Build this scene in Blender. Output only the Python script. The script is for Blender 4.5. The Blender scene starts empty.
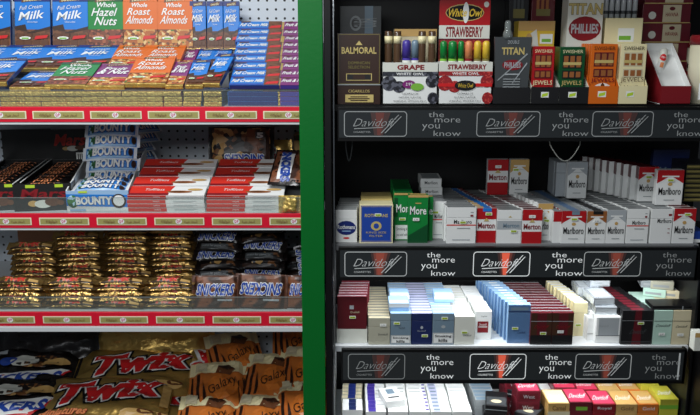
import bpy, bmesh, math, random
from mathutils import Matrix, Vector
random.seed(7)
PI = math.pi
C = bpy.context.scene.collection
SC = bpy.context.scene

# ------------------------------------------------------------------ camera
CAMZ, CAMY, TH, F = 1.6, -1.95, math.radians(12.74), 780.0
cam = bpy.data.objects.new('camera', bpy.data.cameras.new('camera'))
C.objects.link(cam)
cam.location = (0, CAMY, CAMZ)
cam.rotation_euler = (PI/2 - TH, 0, 0)
cam.data.sensor_width = 36
cam.data.lens = F/700*36
cam.data.clip_start = .05
SC.camera = cam
# ------------------------------------------------------------------ world, lights, exposure
w = bpy.data.worlds.new('world'); SC.world = w; w.use_nodes = True
w.node_tree.nodes['Background'].inputs[0].default_value = (.80, .88, 1, 1)
w.node_tree.nodes['Background'].inputs[1].default_value = .075
SC.view_settings.view_transform = 'Standard'
SC.view_settings.look = 'None'
SC.view_settings.exposure = 0
SC.view_settings.gamma = 1

def area(name, loc, rot, sx, sy, power, col=(1, 1, 1)):
    l = bpy.data.lights.new(name, 'AREA'); l.shape = 'RECTANGLE'; l.size = sx; l.size_y = sy
    l.energy = power; l.color = col
    o = bpy.data.objects.new(name, l); C.objects.link(o); o.location = loc; o.rotation_euler = rot
    return o
# ceiling fluorescent of the aisle, then an added fill light facing the shelving
area('ceiling_light', (-.75, -.95, 2.75), (math.radians(24), 0, 0), 1.3, .35, 36, (.97, .99, 1))
area('front_fill_light', (-.8, -2.55, 2.18), (math.radians(69), 0, 0), 1.8, .4, 22, (.93, .97, 1))

# ------------------------------------------------------------------ pixel ray helpers (design measurements -> world)
def zc(Y, Z): return (Y-CAMY)*math.cos(TH) + (CAMZ-Z)*math.sin(TH)
def X(px, Y, Z): return (px-350)/F*zc(Y, Z)
def Zy(py, Y): return CAMZ - (Y-CAMY)*math.tan(TH + math.atan((py-207.5)/F))

L0, L1, L2 = Zy(107, 0), Zy(213.5, 0), Zy(312, 0)
LB = L2 - .415
R1, R2, R3 = Zy(105, 0), Zy(245.5, 0), Zy(347.5, 0)
R4 = R3 - .285
LBACK, RBACK = .47, .34

# ------------------------------------------------------------------ materials
M = {}
def lin(c): return tuple((v/12.92 if v <= .04045 else ((v+.055)/1.055)**2.4) for v in c)
def mat(name, rgb, rough=.45, metal=0, emit=0, coat=0, spec=.5, bump=0, bscale=60, trans=0):
    if name in M: return M[name]
    m = bpy.data.materials.new(name); m.use_nodes = True
    nt = m.node_tree; b = nt.nodes['Principled BSDF']
    c = lin([v/255 for v in rgb]) + (1,)
    b.inputs['Base Color'].default_value = c
    b.inputs['Roughness'].default_value = rough
    b.inputs['Metallic'].default_value = metal
    b.inputs['Specular IOR Level'].default_value = spec
    if coat:
        b.inputs['Coat Weight'].default_value = coat; b.inputs['Coat Roughness'].default_value = .12
    if emit:
        b.inputs['Emission Color'].default_value = c; b.inputs['Emission Strength'].default_value = emit
    if trans:
        b.inputs['Transmission Weight'].default_value = trans; b.inputs['IOR'].default_value = 1.1
    if bump:
        tc = nt.nodes.new('ShaderNodeTexCoord'); n = nt.nodes.new('ShaderNodeTexNoise')
        n.inputs['Scale'].default_value = bscale; n.inputs['Detail'].default_value = 2
        bp = nt.nodes.new('ShaderNodeBump'); bp.inputs['Strength'].default_value = bump
        bp.inputs['Distance'].default_value = .004
        nt.links.new(tc.outputs['Object'], n.inputs['Vector'])
        nt.links.new(n.outputs['Fac'], bp.inputs['Height']); nt.links.new(bp.outputs['Normal'], b.inputs['Normal'])
    M[name] = m
    return m
def ramp_mat(name, stops, kind='voronoi', scale=200, rough=.4, coat=0, stretch=(1, 1, 1), metal=0):
    m = mat(name, (128, 128, 128), rough, metal, coat=coat)
    nt = m.node_tree; b = nt.nodes['Principled BSDF']
    tc = nt.nodes.new('ShaderNodeTexCoord'); mp = nt.nodes.new('ShaderNodeMapping')
    mp.inputs['Scale'].default_value = stretch
    nt.links.new(tc.outputs['Object'], mp.inputs['Vector'])
    r = nt.nodes.new('ShaderNodeValToRGB')
    if kind == 'voronoi':
        t = nt.nodes.new('ShaderNodeTexVoronoi'); t.inputs['Scale'].default_value = scale
        sp = nt.nodes.new('ShaderNodeSeparateColor')
        nt.links.new(t.outputs['Color'], sp.inputs[0]); out = sp.outputs[0]
    elif kind == 'wave':
        t = nt.nodes.new('ShaderNodeTexWave'); t.inputs['Scale'].default_value = scale
        t.inputs['Distortion'].default_value = 4; t.inputs['Detail'].default_value = 1; t.inputs['Detail Scale'].default_value = .6
        out = t.outputs['Fac']
    else:
        t = nt.nodes.new('ShaderNodeTexNoise'); t.inputs['Scale'].default_value = scale; out = t.outputs['Fac']
    nt.links.new(mp.outputs[0], t.inputs['Vector'])
    nt.links.new(out, r.inputs[0])
    el = r.color_ramp.elements
    while len(el) < len(stops): el.new(.5)
    for e, (p, c) in zip(el, stops):
        e.position = p; e.color = lin([v/255 for v in c]) + (1,)
    if kind == 'voronoi': r.color_ramp.interpolation = 'CONSTANT'
    nt.links.new(r.outputs[0], b.inputs['Base Color'])
    return m
P = dict(
 white=((232, 234, 232), .35), offwhite=((214, 216, 206), .4), cream=((232, 222, 176), .4), grey=((150, 156, 158), .4),
 silver=((168, 174, 178), .3), ltblue=((150, 186, 220), .3), blue=((34, 122, 208), .3), dblue=((28, 44, 112), .3),
 navy=((30, 42, 88), .3), red=((176, 24, 30), .32), dred=((130, 26, 34), .35), bred=((214, 52, 40), .32), maroon=((92, 24, 32), .3),
 burgundy=((104, 28, 40), .35), green=((18, 128, 56), .3), dgreen=((14, 76, 40), .3), orange=((214, 104, 26), .32),
 yellow=((226, 190, 60), .35), brown=((92, 54, 32), .4), dbrown=((52, 32, 24), .35), choc=((104, 62, 36), .4),
 purple=((124, 40, 112), .3), violet=((70, 56, 150), .35), black=((12, 12, 13), .3), dark=((24, 24, 26), .4), dgrey=((66, 70, 72), .35),
 gtext=((196, 176, 110), .35), khaki=((172, 170, 152), .35), slate=((112, 134, 150), .3), steelblue=((84, 118, 160), .3),
 mint=((176, 206, 192), .35), sand=((206, 196, 164), .35), lime=((184, 214, 50), .5), lgreen=((120, 180, 60), .4),
 tan=((198, 160, 96), .4), magenta=((200, 40, 110), .4), peach=((226, 140, 90), .4), lav=((190, 192, 222), .35),
 pink=((206, 62, 92), .35), nutbrown=((150, 92, 48), .4), olive=((120, 112, 60), .35), galorange=((206, 116, 44), .33),
 cocoa=((66, 40, 26), .35), lemon=((188, 184, 62), .4), sticker=((238, 240, 236), .5), bag=((46, 28, 22), .3), redtext=((206, 30, 34), .35))
for k, (c, r) in P.items(): mat(k, c, r, coat=.0)
mat('packtop', (122, 126, 128), .3); mat('foil', (214, 184, 104), .36, .55, bump=.9, bscale=140)  # pack tops: dark reflections in the cellophane put into their grey
mat('goldwrap', (190, 150, 70), .3, 1, bump=.7, bscale=70)
mat('twixgold', (200, 166, 92), .30, .75, bump=1.0, bscale=38)
mat('bargold', (184, 150, 90), .26, .9, bump=1.2, bscale=90); mat('blackwrap', (20, 15, 14), .25, 0, bump=.35, bscale=50)
mat('whitewrap', (225, 230, 235), .28, 0, bump=.3, bscale=60)
mat('bluewrap', (60, 120, 200), .28, 0, bump=.3, bscale=60)
mat('brownwrap', (84, 48, 30), .3, 0, bump=.3, bscale=40)
mat('galwrap', (196, 112, 48), .3, 0, bump=.3, bscale=30)
mat('chrome', (190, 195, 198), .2, 1)
mat('silverwrap', (205, 212, 218), .25, .6, bump=.8, bscale=50)
mat('greenpost', (0, 104, 36), .4, 0, spec=.3, bump=.06, bscale=90)
mat('railred', (214, 18, 48), .35)
mat('taggold', (158, 150, 88), .45); mat('tagedge', (226, 222, 190), .4); mat('tagink', (110, 70, 40), .5)
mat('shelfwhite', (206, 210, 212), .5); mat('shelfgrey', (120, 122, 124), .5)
mat('cabblack', (8, 8, 9), .45, spec=.3); mat('signface', (44, 48, 50), .25, coat=.2)
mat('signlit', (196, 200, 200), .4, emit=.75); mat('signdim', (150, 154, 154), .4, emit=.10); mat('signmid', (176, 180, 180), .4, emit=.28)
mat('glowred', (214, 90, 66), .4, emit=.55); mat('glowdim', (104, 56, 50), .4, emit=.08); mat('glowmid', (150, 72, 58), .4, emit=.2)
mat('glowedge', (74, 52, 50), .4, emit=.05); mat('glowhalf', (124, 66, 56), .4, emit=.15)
mat('tubelamp', (250, 252, 255), .3, emit=6)
mat('tubedark', (84, 62, 44), .15, coat=.4)
mat('floorgrey', (110, 108, 104), .5, bump=.1, bscale=20); mat('wallgrey', (120, 122, 124), .7, bump=.1, bscale=40)
mat('bluedeep', (34, 70, 160), .3)
ramp_mat('nuts', [(0, (170, 92, 36)), (.3, (196, 140, 72)), (.55, (110, 60, 32)), (.75, (222, 190, 130)), (.9, (60, 110, 40))], scale=120)
ramp_mat('hazel', [(0, (120, 62, 40)), (.35, (160, 90, 60)), (.6, (84, 42, 28)), (.9, (50, 90, 40))], scale=120)
ramp_mat('peanut', [(0, (22, 14, 12)), (.6, (190, 150, 90)), (.8, (120, 76, 40))], scale=75)
ramp_mat('wood', [(.3, (52, 28, 18)), (.7, (120, 70, 42))], 'wave', 40, stretch=(.12, 1, 1))
ramp_mat('tiger', [(.35, (38, 20, 14)), (.6, (190, 104, 44))], 'wave', 16, .3)
ramp_mat('grapes', [(0, (40, 42, 52)), (.4, (90, 92, 104)), (.7, (24, 24, 32))], scale=130)
ramp_mat('berry', [(0, (150, 30, 36)), (.8, (200, 70, 60))], scale=300)
ramp_mat('palm', [(0, (60, 120, 60)), (.5, (180, 220, 240)), (.75, (40, 90, 50))], scale=120)
ramp_mat('choclate', [(0, (112, 70, 44)), (.5, (88, 52, 32)), (.8, (70, 40, 26))], scale=90)
ramp_mat('coffeecan', [(0, (230, 226, 200)), (1, (222, 216, 186))], 'noise', 30)
# pegboard: painted board with a regular grid of round holes
m = mat('pegboard', (170, 176, 182), .5); nt = m.node_tree; b = nt.nodes['Principled BSDF']
tc = nt.nodes.new('ShaderNodeTexCoord'); sp = nt.nodes.new('ShaderNodeSeparateXYZ'); nt.links.new(tc.outputs['Object'], sp.inputs[0])
def mth(op, a, bb=None):
    n = nt.nodes.new('ShaderNodeMath'); n.operation = op
    for i, v in enumerate((a, bb)):
        if v is None: continue
        if isinstance(v, (int, float)): n.inputs[i].default_value = v
        else: nt.links.new(v, n.inputs[i])
    return n.outputs[0]
def cell(s): return mth('SUBTRACT', mth('FRACT', mth('DIVIDE', s, .0262)), .5)
cx, cz = cell(sp.outputs[0]), cell(sp.outputs[2])
dd = mth('SQRT', mth('ADD', mth('MULTIPLY', cx, cx), mth('MULTIPLY', cz, cz)))
mx = nt.nodes.new('ShaderNodeMix'); mx.data_type = 'RGBA'
nt.links.new(mth('GREATER_THAN', dd, .14), mx.inputs['Factor'])
mx.inputs['A'].default_value = (.006, .007, .008, 1); mx.inputs['B'].default_value = lin((.80, .83, .86)) + (1,)
nt.links.new(mx.outputs['Result'], b.inputs['Base Color'])
# thin clear plastic
def clear(name, tint, fac, rough=.05):
    m = bpy.data.materials.new(name); m.use_nodes = True; nt = m.node_tree; nt.nodes.clear()
    o = nt.nodes.new('ShaderNodeOutputMaterial'); mix = nt.nodes.new('ShaderNodeMixShader')
    t = nt.nodes.new('ShaderNodeBsdfTransparent'); t.inputs[0].default_value = tint + (1,)
    g = nt.nodes.new('ShaderNodeBsdfPrincipled'); g.inputs['Roughness'].default_value = rough
    g.inputs['Base Color'].default_value = (.45, .5, .48, 1)
    mix.inputs[0].default_value = fac
    nt.links.new(t.outputs[0], mix.inputs[1]); nt.links.new(g.outputs[0], mix.inputs[2]); nt.links.new(mix.outputs[0], o.inputs[0])
    M[name] = m; return m
clear('acrylic', (.90, .93, .92), .07)
clear('cello', (.93, .93, .94), .2)
clear('smoke', (.75, .78, .8), .3)

# ------------------------------------------------------------------ mesh builder
class MB:
    def __init__(s): s.bm = bmesh.new(); s.ms = []
    def mi(s, m):
        m = M[m] if isinstance(m, str) else m
        if m not in s.ms: s.ms.append(m)
        return s.ms.index(m)
    def box(s, x0, x1, y0, y1, z0, z1, m, bev=0, mtx=None):
        r = bmesh.ops.create_cube(s.bm, size=1)
        vs = r['verts']
        for v in vs:
            v.co = Vector(((x0+x1)/2+v.co.x*(x1-x0), (y0+y1)/2+v.co.y*(y1-y0), (z0+z1)/2+v.co.z*(z1-z0)))
            if mtx: v.co = mtx @ v.co
        fs = set(f for v in vs for f in v.link_faces); i = s.mi(m)
        for f in fs: f.material_index = i
        if bev:
            es = list(set(e for v in vs for e in v.link_edges))
            bmesh.ops.bevel(s.bm, geom=es, offset=bev, segments=2, affect='EDGES', profile=.5)
        return s
    def prism(s, pts, axis, a, b, m):
        # pts: 2D outline (other two axes in order), extruded along axis from a to b
        def co(p, t):
            return (t, p[0], p[1]) if axis == 'x' else ((p[0], t, p[1]) if axis == 'y' else (p[0], p[1], t))
        A = [s.bm.verts.new(co(p, a)) for p in pts]; B = [s.bm.verts.new(co(p, b)) for p in pts]; i = s.mi(m); n = len(pts)
        fs = [s.bm.faces.new(A), s.bm.faces.new(B[::-1])]
        for k in range(n): fs.append(s.bm.faces.new((A[k], B[k], B[(k+1) % n], A[(k+1) % n])))
        for f in fs: f.material_index = i
        return s
    def lathe(s, prof, m, seg=20, cx=0, cy=0, mtx=None):
        i = s.mi(m); rings = []
        for r, z in prof:
            rings.append([s.bm.verts.new(((cx+r*math.cos(2*PI*k/seg)), cy+r*math.sin(2*PI*k/seg), z)) for k in range(seg)])
        fs = []
        for a, b in zip(rings, rings[1:]):
            for k in range(seg): fs.append(s.bm.faces.new((a[k], a[(k+1) % seg], b[(k+1) % seg], b[k])))
        fs.append(s.bm.faces.new(rings[0][::-1])); fs.append(s.bm.faces.new(rings[-1]))
        for f in fs: f.material_index = i; f.smooth = True
        if mtx:
            for rg in rings:
                for v in rg: v.co = mtx @ v.co
        return s
    def tube(s, pts, r, m, seg=8):
        i = s.mi(m); rings = []
        for k, p in enumerate(pts):
            p = Vector(p); d = (Vector(pts[min(k+1, len(pts)-1)])-Vector(pts[max(k-1, 0)])).normalized()
            u = d.cross(Vector((0, 1, .01))).normalized(); v = d.cross(u)
            rings.append([s.bm.verts.new(p+u*r*math.cos(2*PI*j/seg)+v*r*math.sin(2*PI*j/seg)) for j in range(seg)])
        for a, b in zip(rings, rings[1:]):
            for j in range(seg):
                f = s.bm.faces.new((a[j], a[(j+1) % seg], b[(j+1) % seg], b[j])); f.material_index = i; f.smooth = True
        for rg in (rings[0], rings[-1]): s.bm.faces.new(rg).material_index = i
        return s
    def mesh(s, name):
        me = bpy.data.meshes.new(name)
        bmesh.ops.recalc_face_normals(s.bm, faces=s.bm.faces[:])
        s.bm.to_mesh(me); s.bm.free()
        for m in s.ms: me.materials.append(m)
        return me
    def build(s, name, parent=None):
        o = bpy.data.objects.new(name, s.mesh(name)); C.objects.link(o)
        if parent: o.parent = parent
        return o

# ---- flat lettering and print, laid on a surface through a map (u,v,off)->xyz
_G = {}
def glyphs(t, off=0.0):
    k = (t, round(off, 3))
    if k in _G: return _G[k]
    cu = bpy.data.curves.new('t', 'FONT'); cu.body = t; cu.size = 1; cu.resolution_u = 2; cu.offset = off
    cu.fill_mode = 'FRONT' if hasattr(cu, 'fill_mode') else cu.fill_mode
    ob = bpy.data.objects.new('t', cu); C.objects.link(ob)
    me = bpy.data.meshes.new_from_object(ob)
    vs = [(v.co.x, v.co.y) for v in me.vertices]; fs = [tuple(p.vertices) for p in me.polygons]
    bpy.data.objects.remove(ob); bpy.data.curves.remove(cu); bpy.data.meshes.remove(me)
    _G[k] = (vs, fs); return _G[k]

def decor(mb, fmap, w, h, items, sub=0, off0=.0004, step=.0002):
    for n, it in enumerate(items):
        k = it[0]; bm = bmesh.new(); off = off0+n*step; parts = []
        def addp(vs, fs):
            V = [bm.verts.new((a, b, 0)) for a, b in vs]
            for f in fs:
                try: bm.faces.new([V[i] for i in f])
                except ValueError: pass
        if k == 'r':
            _, x0, y0, x1, y1, m = it; addp([(x0, y0), (x1, y0), (x1, y1), (x0, y1)], [(0, 1, 2, 3)]); parts = [(m, None)]
        elif k == 'e':
            _, cx, cy, rx, ry, m = it
            addp([(cx+rx*math.cos(2*PI*i/16), cy+ry*math.sin(2*PI*i/16)) for i in range(16)], [tuple(range(16))]); parts = [(m, None)]
        elif k == 'p':
            _, pts, m = it; addp(pts, [tuple(range(len(pts)))]); bm.normal_update(); bmesh.ops.triangulate(bm, faces=bm.faces[:]); parts = [(m, None)]
        elif k == 'ring':
            _, x0, y0, x1, y1, tk, cr, m = it   # rounded frame, thickness tk and corner cr in metres
            def rr(i):
                pts = []; X0, Y0, X1, Y1 = x0*w+i, y0*h+i, x1*w-i, y1*h-i; c = max(cr-i, .0005)
                for (ax, ay, a0) in ((X1-c, Y1-c, 0), (X0+c, Y1-c, 90), (X0+c, Y0+c, 180), (X1-c, Y0+c, 270)):
                    for q in range(5):
                        a = math.radians(a0+q*22.5); pts.append(((ax+c*math.cos(a))/w, (ay+c*math.sin(a))/h))
                return pts
            A, B = rr(0), rr(tk); N = len(A)
            addp(A+B, [(i, (i+1) % N, N+(i+1) % N, N+i) for i in range(N)]); parts = [(m, None)]
        elif k == 't':
            _, s, x0, y0, x1, y1, m = it[:7]; o = it[7] if len(it) > 7 else {}
            base = glyphs(s, 0)[0]
            if not base: bm.free(); continue
            bx0, bx1 = min(v[0] for v in base), max(v[0] for v in base); by0, by1 = min(v[1] for v in base), max(v[1] for v in base)
            cx, cy = (x0+x1)/2*w, (y0+y1)/2*h; sw, sh_ = (x1-x0)*w, (y1-y0)*h
            shr = o.get('sh', 0); ro = math.radians(o.get('rot', 0)); co, si = math.cos(ro), math.sin(ro)
            def tr(v):
                a = ((v[0]-bx0)/(bx1-bx0)-.5)*sw; b = ((v[1]-by0)/(by1-by0)-.5)*sh_
                a += shr*b; b += o.get('rise', 0)*a
                return ((cx+a*co-b*si)/w, (cy+a*si+b*co)/h)
            for (mm, of, ex) in ([(o['om'], o.get('ow', .06), 0)] if 'om' in o else [])+[(m, o.get('b', .0), .0009 if sub else .00025)]:
                b2 = bmesh.new(); vs, fs = glyphs(s, of)
                V = [b2.verts.new((*tr(v), 0)) for v in vs]
                for f in fs:
                    try: b2.faces.new([V[i] for i in f])
                    except ValueError: pass
                _emit(mb, b2, fmap, sub, off+ex, mm)
            bm.free(); continue
        _emit(mb, bm, fmap, sub, off, parts[0][0])
def _emit(mb, bm, fmap, sub, off, m):
    if sub:
        for i in range(1, sub):
            for no in ((1, 0, 0), (0, 1, 0)):
                bmesh.ops.bisect_plane(bm, geom=bm.verts[:]+bm.edges[:]+bm.faces[:], plane_co=Vector(no)*(i/sub), plane_no=no)
    mi = mb.mi(m); mp = {}
    for v in bm.verts: mp[v] = mb.bm.verts.new(fmap(v.co.x, v.co.y, off))
    for f in bm.faces:
        try: mb.bm.faces.new([mp[v] for v in f.verts]).material_index = mi
        except ValueError: pass
    bm.free()
def fr(w, h): return lambda u, v, o: ((u-.5)*w, -o, v*h)
def tp(w, h, d): return lambda u, v, o: ((u-.5)*w, v*d, h+o)
def lf(w, h, d): return lambda u, v, o: (-w/2-o, d-u*d, v*h)
def rt(w, h, d): return lambda u, v, o: (w/2+o, u*d, v*h)

# ---- thing helpers
def tag(o, label, cat, group=None, kind=None):
    if label: o['label'] = label
    if cat: o['category'] = cat
    if group: o['group'] = group
    if kind: o['kind'] = kind
    return o
def empty(name): o = bpy.data.objects.new(name, None); o.empty_display_size = .02; C.objects.link(o); return o
def dup(root, parent=None):
    c = root.copy(); C.objects.link(c); c.parent = parent
    for ch in KIDS.get(root.name, list(root.children)): dup(ch, c)
    return c
KIDS = {}
_used = set()
def put(proto, x, y, z, label, cat, group=None, lean=0, rz=0, ry=0):
    o = proto if proto.name not in _used else dup(proto)
    if proto.name in _used: pass
    _used.add(proto.name)
    o.location = (x, y, z)
    o.rotation_euler = Matrix.LocRotScale(None, (Matrix.Rotation(math.radians(rz), 3, 'Z') @ Matrix.Rotation(math.radians(-lean), 3, 'X') @ Matrix.Rotation(math.radians(ry), 3, 'Y')).to_quaternion(), None).to_euler()
    for k in ('label', 'category', 'group'):
        if k in o: del o[k]
    return tag(o, label, cat, group)

ORD = ['', 'second', 'third', 'fourth', 'fifth', 'sixth', 'seventh', 'eighth', 'ninth', 'tenth', 'eleventh', 'twelfth', 'thirteenth', 'fourteenth', 'fifteenth', 'sixteenth']

def boxthing(name, w, h, d, m, front=(), top=(), left=(), right=(), side=None, topm=None, lid=None, sticker=None, extra=None, bev=.0008, partname='carton'):
    """a printed carton standing on its base, front towards -Y"""
    root = empty(name)
    def shell(z0, z1, nm, par, clipf):
        mb = MB(); mb.box(-w/2, w/2, 0, d, z0, z1, m, bev)
        mb2 = MB()
        for fm, it, a, b in ((fr(w, h), front, w, h), (lf(w, h, d), left, d, h), (rt(w, h, d), right, d, h)):
            if it: decor(mb2, fm, a, b, it)
        if top: decor(mb2, tp(w, h, d), w, d, top)
        if clipf is not None:
            g = mb2.bm.verts[:]+mb2.bm.edges[:]+mb2.bm.faces[:]
            bmesh.ops.bisect_plane(mb2.bm, geom=g, plane_co=(0, 0, lid*h), plane_no=(0, 0, 1), clear_outer=clipf == 'low', clear_inner=clipf == 'high')
        tmp = bpy.data.meshes.new('tmp')
        for f in mb2.bm.faces: f.material_index = mb.mi(mb2.ms[f.material_index])
        mb2.bm.to_mesh(tmp); mb2.bm.free(); mb.bm.from_mesh(tmp); bpy.data.meshes.remove(tmp)
        if side:
            i = mb.mi(side)
            for f in mb.bm.faces:
                if abs(f.normal.x) > .9 and len(f.verts) == 4: f.material_index = i
        return mb.build(nm, par)
    if lid:
        shell(0, lid*h-.0006, partname, root, 'low'); shell(lid*h, h, 'lid', root, 'high')
    else:
        shell(0, h, partname, root, None)
    if sticker:
        u, v, kind = sticker
        sw, sh_ = .017, .008
        mb = MB()
        decor(mb, fr(w, h), w, h, [('r', u-sw/2/w, v-sh_/2/h, u+sw/2/w, v+sh_/2/h, 'sticker'),
              ('r', u-sw*.42/w, v-sh_*.4/h, u+sw*.42/w, v+sh_*.25/h, 'lime' if kind else 'sticker'),
              ('t', '2.50', u-sw*.3/w, v-sh_*.2/h, u+sw*.3/w, v+sh_*.2/h, 'dgrey')], off0=.003)
        o = mb.build('price_sticker', root); o['label'] = 'yellow-green price sticker' if kind else 'white price sticker'
    return root

def pillow(w, h, t, m, items=(), crimp=.012, nu=20, nv=10, seed=0, amp=.0012, vertical=False, sub=8, flat=.5):
    rnd = random.Random(seed); ph = [rnd.uniform(0, 6) for _ in range(6)]
    def f(u, v):
        a, b = abs(2*u-1), abs(2*v-1)
        if vertical: a, b = b, a
        cw = crimp/((h if vertical else w)/2)
        a = min(1, a/(1-cw))
        g = max(0, 1-a**3.2)**.62*max(0, 1-b**3.0)**.5
        s = amp*(math.sin(17*u+ph[0]+5*v)+math.sin(23*v+ph[1]+9*u)+.6*math.sin(41*u+ph[2])*math.cos(29*v+ph[3]))
        return t/2*g + s*min(1, g*3) + .0003
    mb = MB(); i = mb.mi(m); bm = mb.bm; G = {}
    for sgn in (-1, 1):
        for a in range(nu+1):
            for b in range(nv+1):
                u, v = a/nu, b/nv
                cz = (.0009*(1 if a % 2 else -1)) if ((not vertical and (a in (0, nu))) or (vertical and b in (0, nv))) else 0
                G[sgn, a, b] = bm.verts.new(((u-.5)*w, sgn*f(u, v)+cz, v*h))
    for sgn in (-1, 1):
        for a in range(nu):
            for b in range(nv):
                fc = bm.faces.new((G[sgn, a, b], G[sgn, a+1, b], G[sgn, a+1, b+1], G[sgn, a, b+1])); fc.material_index = i; fc.smooth = True
    bmesh.ops.remove_doubles(bm, verts=bm.verts[:], dist=.0004)
    fm = lambda u, v, o: ((u-.5)*w, -f(min(max(u, 0), 1), min(max(v, 0), 1))-o, v*h)
    decor(mb, fm, w, h, items, sub=sub, off0=.0012 if w < .16 else .0022, step=.0006)
    return mb

# =================================================================== SETTING
def st(o): o['kind'] = 'structure'; return o
st(MB().box(-3, 3, -4, 1.2, -.05, 0, 'floorgrey').build('floor'))
st(MB().box(-3, 3, .62, .70, 0, 2.9, 'wallgrey').build('wall_back'))

# =================================================================== GONDOLA (left)
gx0, gx1 = -1.28, X(323.5, -.02, 1.6)-.001
root = empty('sweets_gondola'); root.location = (0, 0, 0)
tag(root, 'white metal sweet shelving with pegboard back and red price rails', 'shelf unit')
MB().box(gx0, gx1, LBACK, LBACK+.02, .1, 2.1, 'pegboard').build('pegboard', root)
MB().box(gx0, gx1, -.06, LBACK, 0, LB-.03, 'shelfgrey').build('base', root)
for z, nm in ((L0, 'shelf'), (L1, 'shelf'), (L2, 'shelf'), (LB, 'shelf')):
    s_ = MB().box(gx0, gx1, .004, LBACK-.002, z-.022, z, 'shelfwhite')
    if z == LB: s_ = MB().box(gx0, gx1, -.06, LBACK-.002, z-.03, z, 'shelfgrey')
    else:
        s_.box(gx0, gx1, -.004, .004, z-.043, z-.034, 'shelfwhite')
        if z == L2: s_.box(gx0, gx1, -.010, .004, z-.052, z-.0385, 'shelfwhite', .001)
    so = s_.build('shelf', root)
    if z == LB: continue
    MB().box(gx0, gx1, -.006, .003, z-.037, z+.001, 'railred', .001).build('price_rail', so)
    g = MB().box(gx0, gx1, -.002, 0.0, z, z+.042, 'acrylic'); g.box(gx0, gx1, -.0025, 0.0005, z+.041, z+.0426, 'smoke')
    g.build('clear_front_lip', so)
    if z == L0:
        r = MB(); xa, xb = gx0, X(228, .2, L0+.08)
        r.prism([(.21, z), (LBACK-.01, z), (LBACK-.01, z+.128), (.37, z+.128), (.37, z+.072), (.21, z+.072)], 'x', xa, xb, 'shelfgrey')
        xc = X(236, .2, L0+.08)
        r.prism([(.07, z+.001), (LBACK-.01, z+.001), (LBACK-.01, z+.15), (.40, z+.15), (.07, z+.016)], 'x', xc, gx1, 'shelfgrey')
        o = r.build('riser', so)
    if z == L1:
        r = MB(); r.prism([(.072, z), (.235, z), (.235, z+.088), (.225, z+.088), (.072, z+.022)], 'x', X(126, .02, z+.03), gx1-.02, 'shelfgrey')
        r.prism([(.24, z), (.31, z), (.31, z+.046), (.24, z+.046)], 'x', X(200, .2, z+.03), gx1-.02, 'shelfgrey')
        r.build('riser', so)

# price tags in the rails
def price_tag():
    w, h = .128, .0195
    mb = MB(); mb.box(-w/2, w/2, 0, .0012, 0, h, 'tagedge', .0003)
    mi = 'tagink'
    decor(mb, fr(w, h), w, h, [('r', .025, .12, .975, .88, 'taggold'),
        ('e', .49, .5, .065, .34, 'white'), ('t', 'Q·P', .45, .28, .53, .72, 'magenta', {'b': .03}),
        ('t', 'ﺔﺒﻴﻃ ﺭﺎﻌﺳﺃ', .60, .25, .86, .72, mi, {'b': .01}), ('t', 'ﺔﺗﻻﻮﻛﻮﺷ', .14, .25, .36, .72, mi, {'b': .01})], off0=.0004, step=.0003)
    return mb.build('price_tag')
pt = price_tag()
for z, py, first, pitch, nm in ((L0, 115, 1, 57.6, 'top'), (L1, 220, 7, 57.5, 'middle'), (L2, 319, 11, 56.5, 'lowest')):
    for k in range(6):
        px = first + k*pitch
        if px > 300: continue
        zz = z-.029
        put(pt, X(px, -.007, zz), -.0075, zz, 'gold paper price tag on the %s red rail, %s from the left' % (nm, (['first']+ORD[1:])[k]), 'price tag', 'gold price tags', )

# green post
gz = 1.3
xa, xb = X(297.5, -.03, 1.68), X(322.5, -.03, 1.68)
gp = MB().box(xa, xb, -.03, -.008, 0, 2.3, 'greenpost', .002).build('green_post')
tag(gp, 'glossy green upright panel between the sweets and the tobacco cabinet', 'post')

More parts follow.
